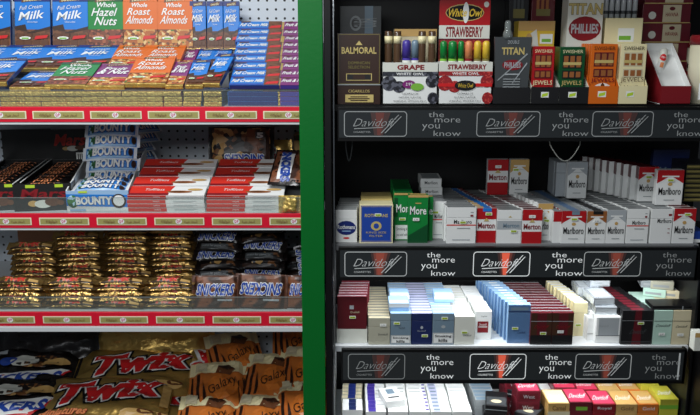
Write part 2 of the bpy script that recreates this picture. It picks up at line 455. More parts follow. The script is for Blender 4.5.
# =================================================================== CHOCOLATE prototypes
def tablet(kind, w=.104, h=.150, t=.012, slim=False):
    base, top = {'milk': ('blue', 'dblue'), 'hazel': ('green', 'dgreen'), 'almond': ('orange', 'orange'), 'fruit': ('purple', 'purple')}[kind]
    pic = {'milk': 'choclate', 'hazel': 'hazel', 'almond': 'nuts', 'fruit': 'nuts'}[kind]
    root = empty('chocolate_tablet' if not slim else 'chocolate_bar')
    mb = MB(); mb.box(-w/2, w/2, 0, t, .003, h, base, .0015)
    it = [('r', 0, .0, 1, .36, pic), ('r', 0, .90, 1, 1, top), ('p', [(.2, .88), (.8, .93), (.82, 1), (.22, .95)], 'brown'),
          ('t', 'sweetlife', .26, .91, .76, .965, 'cream', {'rot': 5})]
    if kind == 'milk':
        it.insert(1, ('p', [(0, .36), (.35, .32), (.3, .46), (0, .42)], 'dbrown'))
        it.insert(2, ('p', [(.35, .3), (1, .42), (1, .36), (.3, .26)], 'dbrown'))
        it += [('t', 'Full Cream', .16, .755, .80, .83, 'white', {'sh': .3, 'b': .0, 'rise': .1}), ('t', 'Milk', .15, .56, .83, .71, 'white', {'sh': .3, 'b': .015, 'rise': .1}),
               ('t', 'Chocolate', .35, .49, .65, .52, 'white')]
        for a in range(4):
            for b_ in range(2):
                it.append(('r', .06+.23*a, .05+.13*b_, .25+.23*a, .15+.13*b_, 'brown'))
    elif kind == 'hazel':
        it += [('t', 'Whole', .25, .79, .8, .88, 'white', {'sh': .25, 'b': .02}), ('t', 'Hazel', .14, .62, .80, .77, 'white', {'sh': .35, 'b': .01}), ('t', 'Nuts', .22, .44, .82, .60, 'white', {'sh': .35, 'b': .01})]
    elif kind == 'almond':
        it += [('t', 'Whole', .25, .79, .7, .87, 'white', {'sh': .25, 'b': .02}), ('t', 'Roast', .16, .64, .78, .77, 'white', {'sh': .35, 'b': .01}), ('t', 'Almonds', .12, .47, .86, .62, 'white', {'sh': .35, 'b': .01})]
    else:
        it += [('t', 'Fruit', .25, .68, .8, .82, 'white', {'sh': .3, 'b': .02}), ('t', '& Nut', .15, .50, .88, .68, 'white', {'sh': .3, 'b': .03})]
    it += [('p', [(.55, .16), (.9, .19), (.95, .25), (.6, .23)], 'redtext'), ('e', .3, .19, .16, .03, 'sticker'), ('r', .2, .17, .4, .2, 'lgreen')]
    decor(mb, fr(w, h), w, h, it)
    decor(mb, lf(w, h, t), t, h, [('r', 0.1, .02, .9, .98, top)]); decor(mb, rt(w, h, t), t, h, [('r', 0.1, .02, .9, .98, top)])
    mb.build('sleeve', root)
    f = MB(); f.box(-w/2+.001, w/2-.001, .0005, t-.0005, -.004, .0035, 'foil', .001)
    f.build('foil_end', root)
    return root
T = {k: tablet(k) for k in ('milk', 'hazel', 'almond', 'fruit')}
B = {k: tablet(k, .047, .135, .012, True) for k in ('milk', 'fruit')}
NM = {'milk': 'blue milk', 'hazel': 'green hazelnut', 'almond': 'orange almond', 'fruit': 'purple fruit and nut'}
GR = {'t': 'chocolate tablets on the top shelf', 'b': 'chocolate bars on the top shelf'}
# upright back row
ups = [(-9, 'milk'), (31, 'milk'), (69, 'milk'), (104.5, 'hazel'), (139.5, 'almond'), (174, 'almond')]
pos = ['at the left picture edge', 'second from left', 'third from left with white glare', 'between blue and orange', 'right of the green one', 'beside the slim blue bars']
for (px, k), ps in zip(ups, pos):
    Y, Z = .385, L0+.130
    put(T[k], X(px, Y, Z+.07), Y, Z+.006, '%s chocolate tablet upright at back, %s' % (NM[k], ps), 'chocolate', GR['t'], lean=10)
for i, px in enumerate((197.5, 214.5, 231)):
    Y, Z = .39, L0+.130
    put(B['milk'], X(px, Y, Z+.07), Y, Z+.006, 'slim blue milk chocolate bar upright at back, %s' % (['first', 'second', 'third'][i] + ' of three from the left'), 'chocolate', GR['b'], lean=8)
# second, tilted row
for i, (px, k) in enumerate(((-22, 'milk'), (16, 'milk'), (52, 'milk'), (87, 'milk'), (122, 'almond'), (158, 'almond'))):
    Y, Z = .195, L0+.088
    put(T[k], X(px, Y, Z), Y, Z, '%s chocolate tablet lying tilted in the second row, %s from left' % (NM[k], (['first']+ORD[1:])[i]), 'chocolate', GR['t'], lean=68)
for i, (px, k) in enumerate(((183, 'fruit'), (201, 'milk'), (218, 'milk'))):
    Y, Z = .225, L0+.088
    put(B[k], X(px, Y, Z), Y, Z, 'slim %s bar tilted below the upright slim bars, %s of three' % (NM[k], ['first', 'second', 'third'][i]), 'chocolate', GR['b'], lean=70)
# front stacks and the tilted tops
cols = [(-20, 'milk', 0), (22, 'milk', 0), (63, 'hazel', 0), (103, 'fruit', 0), (143, 'almond', 0), (173.5, 'fruit', 1), (193, 'milk', 1), (213, 'milk', 1)]
ci = 0
for px, k, slim in cols:
    pr = B if slim else T; ci += 1
    for j in range(3):
        kk = k if k in pr else 'milk'
        x = X(px, .02, L0+.02) + random.uniform(-.002, .002)
        put(pr[kk], x, .014+random.uniform(-.002, .002), L0+.0125*(j+1), 'gold-ended %s chocolate, front stack %s, layer %s' % (NM[k], (['one']+['two', 'three', 'four', 'five', 'six', 'seven', 'eight'])[ci-1], ['one', 'two', 'three'][j]), 'chocolate', GR['b' if slim else 't'], lean=90, rz=random.uniform(-1, 1))
fronts = [(-14, 'milk', 0, .017, 70), (30, 'milk', 0, .004, 78), (65, 'hazel', 0, .010, 71), (104, 'fruit', 0, .008, 72), (145, 'almond', 0, .014, 66), (174, 'fruit', 1, .010, 68), (194, 'milk', 1, .010, 66), (211, 'milk', 1, .014, 60)]
for i, (px, k, slim, dz, ln) in enumerate(fronts):
    Z = L0+.0385+dz+.006
    put((B if slim else T)[k], X(px, .02, Z), .02, Z, '%s chocolate %s tilted on the front stacks, %s from left' % (NM[k], 'bar' if slim else 'tablet', (['first']+ORD[1:])[i]), 'chocolate', GR['b' if slim else 't'], lean=ln, rz=0 if i != 7 else -12)
# wide bars with the length across
def wide_bar(c):
    w, h, t = (.135 if c == 'milk' else .10), .042, .0115
    root = empty('chocolate_bar'); mb = MB(); mb.box(-w/2, w/2-.010, 0, t, 0, h, {'milk': 'blue', 'fruit': 'purple'}[c], .0012)
    decor(mb, fr(w, h), w, h, [('r', .0, .0, .92, .2, {'milk': 'bluedeep', 'fruit': 'purple'}[c]), ('r', .64, .0, .92, 1, 'choclate' if c == 'milk' else 'nuts'), ('p', [(.66, .1), (.9, .2), (.92, .5), (.7, .4)], 'redtext'),
        ('t', 'Full Cream Milk' if c == 'milk' else 'Fruit & Nut', .05, .35, .63, .72, 'white', {'sh': .3, 'b': .03}), ('p', [(.05, .8), (.25, .85), (.25, .97), (.05, .92)], 'brown')])
    decor(mb, lambda u, v, o: ((u-.5)*w, v*t, -o), w, t, [('r', .01, .05, .94, .95, 'dblue' if c == 'milk' else 'violet')])
    mb.build('sleeve', root)
    MB().box(w/2-.011, w/2, .0008, t-.0008, .001, h-.001, 'foil', .001).build('foil_end', root)
    return root
for c, px, nm in (('milk', 255, 'blue'), ('fruit', 300.5, 'purple')):
    W_ = wide_bar(c)
    for j in range(3):
        put(W_, X(px-1, .02, L0+.02), .03, L0+.0118*(j+1), '%s wide chocolate bar in the front stack, layer %s' % (nm, ['one', 'two', 'three'][j]), 'chocolate', 'wide chocolate bars', lean=90)
    for j in range(9):
        Y = .03+.0385*j; Z = L0+.052+.0172*j; s = [0, .004, .002, .001][j // 3] if j > 2 else 0
        put(W_, X(px, .02, Z)-.0022*j+random.uniform(-.003, .003), Y, Z, '%s wide chocolate bar laid across in the sloping pile, %s from the front' % (nm, (['first']+ORD[1:])[j]), 'chocolate', 'wide chocolate bars', lean=66 if j < 8 else 58)

# =================================================================== MIDDLE LEFT SHELF
def tray(name, w, d, h, outer, inner, front, left, right, header=None, hh=0, rise=0, edge='white'):
    """open display tray, walls 2 mm; local origin at front centre of the base"""
    root = empty(name); t = .002
    mb = MB(); mb.box(-w/2, w/2, 0, d, 0, t, inner); mb.box(-w/2, w/2, 0, t, 0, h, outer); mb.box(-w/2, w/2, d-t, d, 0, h+rise, outer)
    for s in (-1, 1):
        x0, x1 = (-w/2, -w/2+t) if s < 0 else (w/2-t, w/2)
        mb.prism([(t, t), (d-t, t), (d-t, h+rise), (t, h)], 'x', x0, x1, outer)
        mb.prism([(t, h), (d-t, h+rise), (d-t, h+rise+.0015), (t, h+.0015)], 'x', x0-.0004, x1+.0004, edge)
    decor(mb, fr(w, h), w, h, front)
    decor(mb, lf(w, h, d), d, h, left); decor(mb, rt(w, h, d), d, h, right)
    mb.build('tray', root)
    if header:
        hb = MB(); hb.box(-w/2, w/2, d, d+t, h*.3, hh, outer); decor(hb, lambda u, v, o: ((u-.5)*w, d-o, v*hh), w, hh, header)
        hb.build('header_card', root)
    return root
def wrapbar(nm, w, h, t, m, items, seed=1, crimp=.011, sub=7, amp=.0006, parts=True):
    root = empty(nm)
    pillow(w, h, t, m, items, crimp=crimp, seed=seed, nu=18, nv=8, sub=sub, amp=amp).build('wrapper', root)
    return root
mars_it = [('t', 'Mars', .25, .25, .75, .72, 'peach', {'sh': .2, 'b': .0})]+[('r', .1, .02, .9, .1, 'dbrown')]
def mars_tray(head=True):
    return tray('mars_display_box'.replace('mars', 'bar'), .145, .40, .072, 'black', 'dark',
        [('r', 0, 0, 1, 1, 'dark'), ('t', 'Mars', .15, .48, .90, .80, 'dred', {'sh': .25, 'b': .02, 'om': 'dbrown', 'ow': .05}), ('e', .33, .28, .09, .11, 'tan'), ('e', .5, .26, .15, .15, 'offwhite'), ('e', .66, .33, .13, .16, 'brown'), ('e', .8, .3, .06, .1, 'choc'), ('r', .22, .86, .38, .97, 'lime'), ('r', .72, .86, .86, .97, 'lime')],
        [('t', 'Mars', .2, .3, .6, .8, 'bred', {'sh': .2, 'b': .03})], [('t', 'Mars', .2, .3, .6, .8, 'bred', {'sh': .2, 'b': .03})],
        header=[] + ([] if not head else [('t', 'Mars', .22, .70, .82, .90, 'bred', {'sh': .25, 'b': .03, 'om': 'dbrown', 'ow': .05}), ('e', .42, .64, .07, .035, 'tan'), ('e', .56, .64, .12, .05, 'offwhite'), ('e', .7, .65, .1, .04, 'brown'), ('r', .62, .38, .92, .56, 'sticker')]
            + [('r', .65+.04*k, .40, .65+.04*k+.02, .54, 'black') for k in range(6)]) or [('r', .1, .1, .2, .12, 'dark')], hh=.165)
mt = mars_tray()
put(mt, X(44, .03, L1), .03, L1, 'black display box of chocolate bars beside the blue coconut bar box', 'display box', rz=9)
mt2 = mars_tray(False)
put(mt2, X(-6, .03, L1), .03, L1, 'black display box of chocolate bars cut by the left picture edge', 'display box', rz=9)
mbar = wrapbar('chocolate_bar', .132, .032, .016, 'blackwrap', mars_it, 3)
for t_, (px, nm) in enumerate(((44, 'right black box'), (-6, 'left black box'))):
    x0 = X(px, .03, L1); rz = math.radians(9)
    for k in range(10):
        yy = .012+.0375*k; x = x0 - math.sin(rz)*yy; y = .03+math.cos(rz)*yy
        put(mbar, x, y, L1+.054+random.uniform(0, .003), 'black chocolate bar with red lettering in the %s, %s from the front' % (nm, (['first']+ORD[1:])[k]), 'chocolate bar', 'bars in the black boxes', lean=80, rz=9+random.uniform(-1.5, 1.5))
# coconut bars
bt = tray('coconut_bar_box', .158, .36, .056, 'white', 'white',
    [('r', 0, .72, 1, 1, 'ltblue'), ('p', [(0, .3), (1, .2), (1, .78), (0, .85)], 'blue'), ('e', .1, .5, .09, .3, 'palm'), ('t', 'BOUNTY', .16, .36, .72, .7, 'white', {'b': .05, 'om': 'dblue', 'ow': .09}),
     ('e', .84, .5, .12, .34, 'dbrown'), ('e', .84, .52, .09, .26, 'white'), ('r', .05, .05, .3, .14, 'ltblue'), ('r', .2, .9, .34, .99, 'lime')],
    [('r', 0, 0, 1, 1, 'blue'), ('t', 'BOUNTY', .3, .2, .8, .8, 'white', {'b': .03})], [('r', 0, 0, 1, 1, 'blue'), ('t', 'BOUNTY', .1, .25, .5, .75, 'white', {'b': .03}), ('e', .6, .5, .06, .3, 'bred')],
    header=[('r', 0, .45, 1, 1, 'blue'), ('e', .2, .7, .15, .2, 'palm'), ('e', .75, .72, .2, .17, 'white'), ('t', 'BOUNTY', .1, .55, .9, .7, 'white', {'b': .03})], hh=.17, rise=.09)
bx = X(98.5, .02, L1)
put(bt, bx, .02, L1, 'white and blue display box of coconut chocolate bars', 'display box', rz=4)
bit = [('p', [(.06, .1), (.94, .02), (.94, .8), (.06, .9)], 'blue'), ('r', .08, .06, .92, .18, 'ltblue'), ('e', .14, .5, .06, .36, 'palm'), ('t', 'BOUNTY', .2, .24, .84, .82, 'white', {'b': .05, 'om': 'dblue', 'ow': .09}), ('e', .89, .45, .04, .3, 'dbrown')]
bb = wrapbar('coconut_bar', .146, .04, .02, 'whitewrap', bit, 5)
for k in range(3):
    put(bb, bx-.004*k, .028+.036*k, L1+.048+.004*k, 'blue and white coconut bar lying flat in its box, %s from the front' % ['first', 'second', 'third'][k], 'chocolate bar', 'coconut bars', lean=80, rz=4+random.uniform(-2, 2))
for k in range(5):
    put(bb, bx-.006+random.uniform(-.005, .008)+(.006 if k < 2 else 0), .14+.012*k, L1+.050+.031*k, 'blue and white coconut bar in the pile above its box, %s from the bottom' % (['first']+ORD[1:])[k], 'chocolate bar', 'coconut bars', lean=38, rz=4+random.uniform(-3, 4), ry=random.uniform(-3, 4))
for k in range(5):
    put(bb, bx+.040+.004*k, .27+.004*k, L1+.06+.027*k, 'coconut bar turned end-on behind the coconut pile, %s from the bottom' % (['first']+ORD[1:])[k], 'chocolate bar', 'coconut bars turned end-on', lean=40, rz=62+random.uniform(-8, 8))
# red and white slim boxes
rb = boxthing('wafer_box', .199, .048, .0105, 'white', [('p', [(0, 0), (.5, 0), (.58, 1), (0, 1)], 'bred'), ('r', 0, .0, .53, .22, 'dred'), ('t', 'Toffiless', .2, .48, .46, .72, 'white', {'b': .0, 'sh': .3}), ('e', .66, .36, .17, .13, 'nutbrown'), ('e', .86, .6, .1, .12, 'tan'), ('e', .64, .36, .1, .06, 'brown')], bev=.0005)
rbf = None
mb = MB(); decor(mb, lambda u, v, o: ((u-.5)*.199, v*.0105, -o), .199, .0105, [('r', 0, .06, .5, .94, 'bred'), ('t', 'mini', .34, .3, .42, .7, 'white'), ('r', .6, .3, .9, .38, 'silver'), ('r', .6, .55, .85, .63, 'silver')])
o = mb.build('end_print', rb)
NR = ['one', 'two', 'three', 'four']
for c, (px, nm) in enumerate(((166, 'left'), (245, 'right'))):
    for j in range(3):
        put(rb, X(px, .02, L1+.03)+random.uniform(-.0015, .0015), .018, L1+.0108*(j+1), 'red and white wafer box, flat front layers of %s pile, layer %s from bottom' % (nm, NR[j]), 'wafer box', 'red and white wafer boxes', lean=90)
    for r_ in range(4):
        put(rb, X(px, .02, L1+.03)+.003*r_+random.uniform(-.002, .002), .018+.046*r_, L1+.044+.0165*r_, 'red and white wafer box sloping on top of %s pile, row %s from front' % (nm, NR[r_]), 'wafer box', 'red and white wafer boxes', lean=72, rz=random.uniform(-1, 1))
# peanut bar packs
sn_logo = lambda x0, y0, x1, y1, rot=0: [('p', [(x0, y0+.0), (x1, y0+.03), (x1, y1), (x0, y1-.03)], 'white'), ('t', 'SNICKERS', x0+.02, y0+.06, x1-.02, y1-.06, 'bluedeep', {'b': .06, 'sh': .2, 'rot': rot})]
def snick_pack(w, h, t, up=False, seed=1, m='blackwrap', wood=False):
    root = empty('peanut_bar_pack')
    base = [('r', .06, .04, .94, .96, 'wood' if wood else 'peanut'), ('p', [(.5, .06), (.93, .06), (.93, .94), (.6, .94)], 'wood')]
    if wood: base = base[:1]
    it = base + ([('t', 'SNICKERS', .12, .42, .88, .74, 'bluedeep', {'b': .03, 'om': 'white', 'ow': .075, 'sh': .2, 'rot': 0 if not up else 180}), ('r', .55, .24, .85, .3, 'silver')] if wood else
                 [('t', 'SNICKERS', .26, .08, .84, .30, 'bluedeep', {'b': .04, 'om': 'white', 'ow': .09, 'rot': 180 if up else 0}), ('r', .72, .7, .86, .86, 'dgrey'), ('t', '5', .75, .72, .83, .84, 'white', {'b': .05})])
    pillow(w, h, t, m, it, crimp=.008, seed=seed, sub=8, amp=.0008).build('wrapper', root)
    return root
sp_ = snick_pack(.19, .115, .03, True, 4)
put(sp_, X(240, .24, L1+.08), .27, L1+.075, 'dark peanut chocolate multipack leaning at back with its lettering upside down', 'multipack', lean=12)
tw_pack = lambda w, h, seed: pillow(w, h, .028, 'twixgold', [('t', 'Twix', .16, .25, .84, .75, 'redtext', {'b': .07, 'om': 'white', 'ow': .13, 'sh': .3})], crimp=.01, seed=seed)
r_ = empty('gold_multipack'); tw_pack(.17, .11, 9).build('wrapper', r_)
put(r_, X(263, .32, L1+.06), .325, L1+.035, 'gold wrapped biscuit bar multipack behind the dark peanut multipack', 'multipack', lean=10)
bc = boxthing('brown_carton', .06, .155, .08, 'tan', [('t', 'X', .1, .3, .5, .55, 'redtext', {'b': .05}), ('r', 0, .9, 1, 1, 'brown')])
put(bc, X(304, .36, L1+.06), .36, L1, 'plain brown carton at the back beside the green post', 'carton')
r2 = empty('peanut_bar_pack')
pillow(.10, .14, .02, 'blackwrap', [('r', .06, .06, .94, .94, 'wood'), ('r', .22, .12, .58, .82, 'white'), ('t', 'SNICKERS', -.15, .38, .95, .54, 'bluedeep', {'b': .06, 'rot': -84})], crimp=.007, seed=8, vertical=True).build('wrapper', r2)
put(r2, X(286, .04, L1+.06), .04, L1+.066, 'small dark peanut bar pack lying tilted on the wafer boxes by the post', 'multipack', lean=58, rz=-8)
r3 = empty('gold_wrapped_bar'); pillow(.06, .045, .026, 'foil', [], crimp=.01, seed=12, amp=.0025).build('wrapper', r3)
put(r3, X(290, .0, L1+.03), .004, L1+.001, 'crumpled gold foil wrapped sweet at the right front of the shelf', 'sweet', lean=5)

# =================================================================== LOWER LEFT SHELF
tit = lambda s: [('r', .07, .05, .93, .25, 'dbrown'), ('t', 'Twix', .24, .16, .66, .62, 'redtext', {'b': .04, 'om': 'tan', 'ow': .08, 'sh': .35}), ('r', .72, .1, .9, .45, 'tan')]
tb = [wrapbar('biscuit_bar', .138, .030, .016, 'bargold', tit(0), 21, amp=.0010), wrapbar('biscuit_bar', .138, .030, .016, 'bargold', [('r', .1, .6, .9, .8, 'dbrown'), ('t', 'Twix Twix', .3, .2, .62, .55, 'dred', {'b': .05})], 22, amp=.0014)]
fcols = [(18, 5), (70, 5), (119, 5), (169, 5)]
for c, (px, n) in enumerate(fcols):
    for k in range(n):
        Z = L2+.008+.0142*k; Y = .018+.004*k
        put(tb[0 if k in (n-1, n-2, 0) else 1], X(px, Y, Z)+random.uniform(-.005, .005), Y, Z, 'gold wrapped biscuit bar, front pile %s from left, %s from the bottom' % (['one', 'two', 'three', 'four'][c], (['first']+ORD[1:])[k]), 'chocolate bar', 'gold wrapped biscuit bars', lean=72+random.uniform(-6, 6), rz=random.uniform(-5, 5), ry=random.uniform(-2, 2))
bcols = [(34, 10), (80, 12), (128, 14), (172, 15)]
for c, (px, n) in enumerate(bcols):
    for k in range(n):
        Z = L2+.008+.0142*k; Y = .095+.0035*k
        put(tb[(k+c) % 2 if k < n-1 else 0], X(px, Y, L2+.1)+random.uniform(-.006, .006), Y, Z, 'gold wrapped biscuit bar, back pile %s from left, %s from the bottom' % (['one', 'two', 'three', 'four'][c], (['first']+ORD[1:])[k]), 'chocolate bar', 'gold wrapped biscuit bars', lean=68+random.uniform(-8, 8), rz=random.uniform(-5, 5), ry=random.uniform(-3, 3))
# carton at back left
bc2 = boxthing('biscuit_bar_carton', .15, .2, .06, 'nutbrown', [('t', 'Twix', .3, .74, .75, .86, 'redtext', {'b': .05, 'om': 'white', 'ow': .1})])
put(bc2, X(42, .36, L2+.12), .36, L2, 'brown carton with red lettering at the back of the lower shelf', 'carton')
# peanut bars
sw = [snick_pack(.128, .088, .022, False, 31, 'brownwrap', True), snick_pack(.14, .092, .022, True, 32, 'brownwrap', True)]
put(sw[0], X(215, .02, L2+.04), .024, L2+.001, 'brown peanut bar multipack with blue lettering, standing beside the gold bars', 'multipack', 'brown peanut bar multipacks', lean=14)
put(sw[1], X(260, .02, L2+.04), .024, L2+.001, 'brown peanut bar multipack with upside-down lettering, centre of three', 'multipack', 'brown peanut bar multipacks', lean=14, ry=2)
sw.append(snick_pack(.092, .088, .022, False, 33, 'brownwrap', True))
put(sw[2], X(303, .02, L2+.04), .026, L2+.001, 'brown peanut bar multipack partly hidden behind the green post', 'multipack', 'brown peanut bar multipacks', lean=14)
sb1 = wrapbar('peanut_bar', .13, .036, .018, 'blackwrap', [('r', .5, .1, .9, .8, 'peanut'), ('r', .1, .12, .7, .55, 'dgrey'), ('t', 'peanut bar peanut bar', .14, .2, .66, .46, 'silver', {})], 41)
sb2 = wrapbar('peanut_bar', .13, .042, .018, 'blackwrap', [('t', 'SNICKERS', .11, .12, .87, .66, 'bluedeep', {'b': .03, 'om': 'white', 'ow': .08, 'sh': .3}), ('r', .1, .75, .9, .9, 'wood')], 42)
sb3 = wrapbar('peanut_bar', .13, .036, .018, 'blackwrap', [('r', .3, .1, .9, .9, 'peanut'), ('r', .1, .1, .4, .4, 'dbrown'), ('r', .1, .7, .6, .9, 'dgrey')], 43)
SB = [sb1, sb2, sb3]
for c, (px, sq) in enumerate(((219, [2, 1, 0, 2, 1, 0, 1, 2]), (263, [0, 2, 1, 2, 0, 1, 2, 0]))):
    for k, q in enumerate(sq):
        Z = L2+.012+.0245*k; Y = .085+.005*k
        put(SB[q], X(px, Y, L2+.1)+random.uniform(-.006, .006), Y, Z, 'dark peanut chocolate bar, %s pile, %s from the bottom' % (['left', 'right'][c], (['first']+ORD[1:])[k]), 'chocolate bar', 'dark peanut chocolate bars', lean=46+random.uniform(-8, 8), rz=random.uniform(-6, 6), ry=random.uniform(-3, 3))
put(SB[1], X(297, .1, L2+.13), .10, L2+.085, 'dark peanut chocolate bar turned on end beside the green post', 'chocolate bar', 'dark peanut chocolate bars', lean=20, ry=80)
for k in range(5):
    put(SB[(0, 2)[k % 2]], X(303, .12, L2+.13), .20, L2+.012+.02*k, 'dark peanut chocolate bar behind the post, %s from the bottom' % (['first']+ORD[1:])[k], 'chocolate bar', 'dark peanut chocolate bars', lean=60)

# =================================================================== BOTTOM LEFT
def bagthing(w, h, t, m, items, seed, vertical=False, name='sweet_bag', amp=.003):
    root = empty(name); pillow(w, h, t, m, items, crimp=.014, nu=30, nv=20, seed=seed, amp=amp, vertical=vertical, sub=14).build('bag', root); return root
def rest(y): return LB+.02+max(0, y-.0)*.33
tw = bagthing(.40, .225, .05, 'twixgold', [('t', 'Twix', .16, .42, .9, .80, 'redtext', {'b': .05, 'om': 'black', 'ow': .13, 'sh': .25, 'rise': .12}), ('t', 'Twix', .16, .42, .9, .80, 'redtext', {'b': .04, 'om': 'white', 'ow': .085, 'sh': .25, 'rise': .12}),
    ('t', 'Miniatures', .08, .14, .42, .28, 'peach', {'b': .03, 'om': 'dred', 'ow': .06, 'sh': .2}), ('e', .78, .14, .12, .07, 'tan'), ('e', .84, .18, .06, .05, 'choc'), ('r', .93, .3, .99, .7, 'tan')], 51)
put(tw, X(98, .12, LB+.06), .085, LB+.034, 'big gold biscuit bag with red lettering, the front one', 'bag', 'big gold bags', lean=77, rz=1, ry=-2)
put(tw, X(131, .27, LB+.08), .235, LB+.052, 'big gold biscuit bag with red lettering, lying behind the front gold bag', 'bag', 'big gold bags', lean=74, rz=-2, ry=-3)
put(tw, X(118, .12, LB), .10, LB+.026, 'big gold biscuit bag at the bottom of the gold pile', 'bag', 'big gold bags', lean=88, rz=-3)
tw2 = bagthing(.20, .16, .04, 'twixgold', [('t', 'X', .3, .3, .8, .8, 'redtext', {'b': .06, 'om': 'white', 'ow': .14, 'sh': .2})], 52)
put(tw2, X(196, .30, LB+.08), .30, LB+.055, 'smaller gold bag showing one red X, between gold and caramel bags', 'bag', lean=66, rz=-14)
sg = bagthing(.34, .23, .05, 'blackwrap', [('p', [(.05, .12), (.75, .1), (.95, .42), (.05, .3)], 'redtext'), ('p', [(.05, .15), (.74, .13), (.93, .42), (.05, .34)], 'white'), ('t', 'SNICKERS', .08, .17, .86, .33, 'bluedeep', {'b': .04, 'sh': .3, 'rise': .05}),
    ('e', .62, .58, .2, .13, 'peanut'), ('e', .5, .6, .13, .12, 'offwhite'), ('e', .35, .62, .08, .09, 'bluedeep'), ('e', .8, .56, .12, .07, 'tan'), ('e', .4, .07, .05, .04, 'tan'), ('e', .15, .06, .06, .03, 'tan'), ('r', .1, .8, .3, .86, 'silver')], 61)
put(sg, X(2, .12, LB+.07), .08, LB+.034, 'big dark peanut chocolate bag with blue lettering, the front one', 'bag', 'big dark bags', lean=77, rz=6, ry=-3)
put(sg, X(20, .29, LB+.1), .235, LB+.052, 'big dark peanut chocolate bag lying behind the front dark bag', 'bag', 'big dark bags', lean=74, rz=2, ry=-3)
put(sg, X(8, .12, LB), .10, LB+.026, 'big dark peanut chocolate bag at the bottom of the dark pile', 'bag', 'big dark bags', lean=88)
put(sg, X(45, .40, LB+.1), .40, LB+.004, 'dark sweet bag standing plain side out against the back, left', 'bag', lean=-22, rz=180)
put(tw, X(150, .40, LB+.1), .405, LB+.004, 'gold sweet bag standing plain side out against the back, centre', 'bag', lean=-20, rz=178)
gal = bagthing(.172, .20, .034, 'galwrap', [('p', [(.04, .05), (.35, .05), (.2, .66), (.04, .66)], 'tiger'), ('p', [(.86, .05), (.96, .05), (.96, .66), (.84, .5)], 'tiger'), ('r', .0, .68, 1, .97, 'cream'), ('p', [(.45, .66), (.5, .82), (.68, .88), (.8, .74), (.7, .62)], 'choc'), ('p', [(.48, .8), (.66, .86), (.77, .76), (.6, .72)], 'dbrown'),
    ('e', .58, .36, .27, .25, 'galorange'), ('t', 'Galaxy', .3, .27, .86, .50, 'dbrown', {'b': .0, 'sh': .45, 'rot': 34}), ('r', .1, .71, .3, .9, 'sand')], 71, name='caramel_bag', amp=.002)
gspots = [(203, -.02, .042, 3, 76), (255, -.02, .042, -3, 76), (303, .03, .06, 3, 74), (217, .115, .078, 7, 74), (267, .15, .088, -4, 73), (303, .165, .10, -3, 70), (240, .27, .105, 18, 70), (300, .31, .135, 4, 60)]
gl = ['front row, left end', 'front row, centre', 'front row, next to the post', 'second row, cream side up', 'second row, centre right', 'second row, by the green post', 'back row, turned leftward', 'back row, against the post']
for (px, Y, dz, rz, ln), nm in zip(gspots, gl):
    put(gal, X(px, Y, LB+dz+.02), Y, LB+dz, 'caramel brown and cream chocolate bag, %s' % nm, 'bag', 'caramel brown bags', lean=ln, rz=rz)

# =================================================================== TOBACCO CABINET (right)
cxl, cxi = X(323.5, -.02, 1.6), X(332, 0, 1.2)
cxr = X(691.5, 0, R3)
root = empty('tobacco_cabinet')
tag(root, 'black tobacco cabinet with four shelves and illuminated shelf fronts', 'cabinet')
MB().box(cxl, cxi, -.025, RBACK+.02, 0, 2.2, 'cabblack', .002).build('side_panel', root)
MB().box(cxr, cxr+.008, .0, RBACK+.02, 0, R2-.095, 'cabblack', .002).build('side_panel', root)
MB().box(cxi, cxr+.12, RBACK, RBACK+.02, R3-.001, 2.2, 'cabblack').build('back_panel', root)
MB().box(cxi, cxr+.03, RBACK, RBACK+.02, 0, R3-.002, 'cabblack').build('back_panel', root)
MB().box(cxl, cxr+.12, -.04, RBACK, 1.76, 1.86, 'cabblack', .002).build('added_shade_canopy', root)  # unseen top, added to keep overhead light off the top tobacco shelf
MB().box(cxi+.004, cxi+.007, -.012, .01, .4, 2.1, 'chrome').build('edge_strip', root)
MB().box(cxi+.001, cxi+.003, .012, RBACK, R4, R3-.02, 'shelfwhite').build('side_lining', root)
MB().box(cxi+.001, cxi+.003, .012, RBACK, R3+.001, R2-.1, 'shelfgrey').build('side_lining', root)

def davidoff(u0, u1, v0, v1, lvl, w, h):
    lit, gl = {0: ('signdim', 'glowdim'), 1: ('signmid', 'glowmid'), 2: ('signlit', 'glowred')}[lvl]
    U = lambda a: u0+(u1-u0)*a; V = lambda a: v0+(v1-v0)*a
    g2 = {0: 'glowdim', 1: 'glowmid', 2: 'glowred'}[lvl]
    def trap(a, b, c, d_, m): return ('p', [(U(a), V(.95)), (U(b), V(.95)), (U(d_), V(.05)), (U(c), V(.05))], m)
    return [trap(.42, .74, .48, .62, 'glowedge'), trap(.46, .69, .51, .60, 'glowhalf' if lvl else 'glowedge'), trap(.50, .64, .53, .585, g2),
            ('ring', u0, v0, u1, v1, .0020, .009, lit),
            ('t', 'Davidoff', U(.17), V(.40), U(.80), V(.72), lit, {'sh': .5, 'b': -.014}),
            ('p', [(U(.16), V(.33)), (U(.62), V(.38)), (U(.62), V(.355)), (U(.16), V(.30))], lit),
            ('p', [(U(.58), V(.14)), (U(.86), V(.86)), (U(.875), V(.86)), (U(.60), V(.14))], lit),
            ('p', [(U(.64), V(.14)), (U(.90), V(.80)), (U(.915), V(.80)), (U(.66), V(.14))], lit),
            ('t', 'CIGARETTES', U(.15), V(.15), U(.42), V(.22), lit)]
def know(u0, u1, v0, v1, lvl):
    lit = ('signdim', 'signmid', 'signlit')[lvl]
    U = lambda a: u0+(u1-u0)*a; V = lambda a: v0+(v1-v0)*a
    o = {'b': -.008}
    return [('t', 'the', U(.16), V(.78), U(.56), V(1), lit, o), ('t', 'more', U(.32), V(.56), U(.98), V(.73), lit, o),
            ('t', 'you', U(0), V(.22), U(.46), V(.50), lit, o), ('t', 'know', U(.30), V(0), U(1), V(.23), lit, o)]
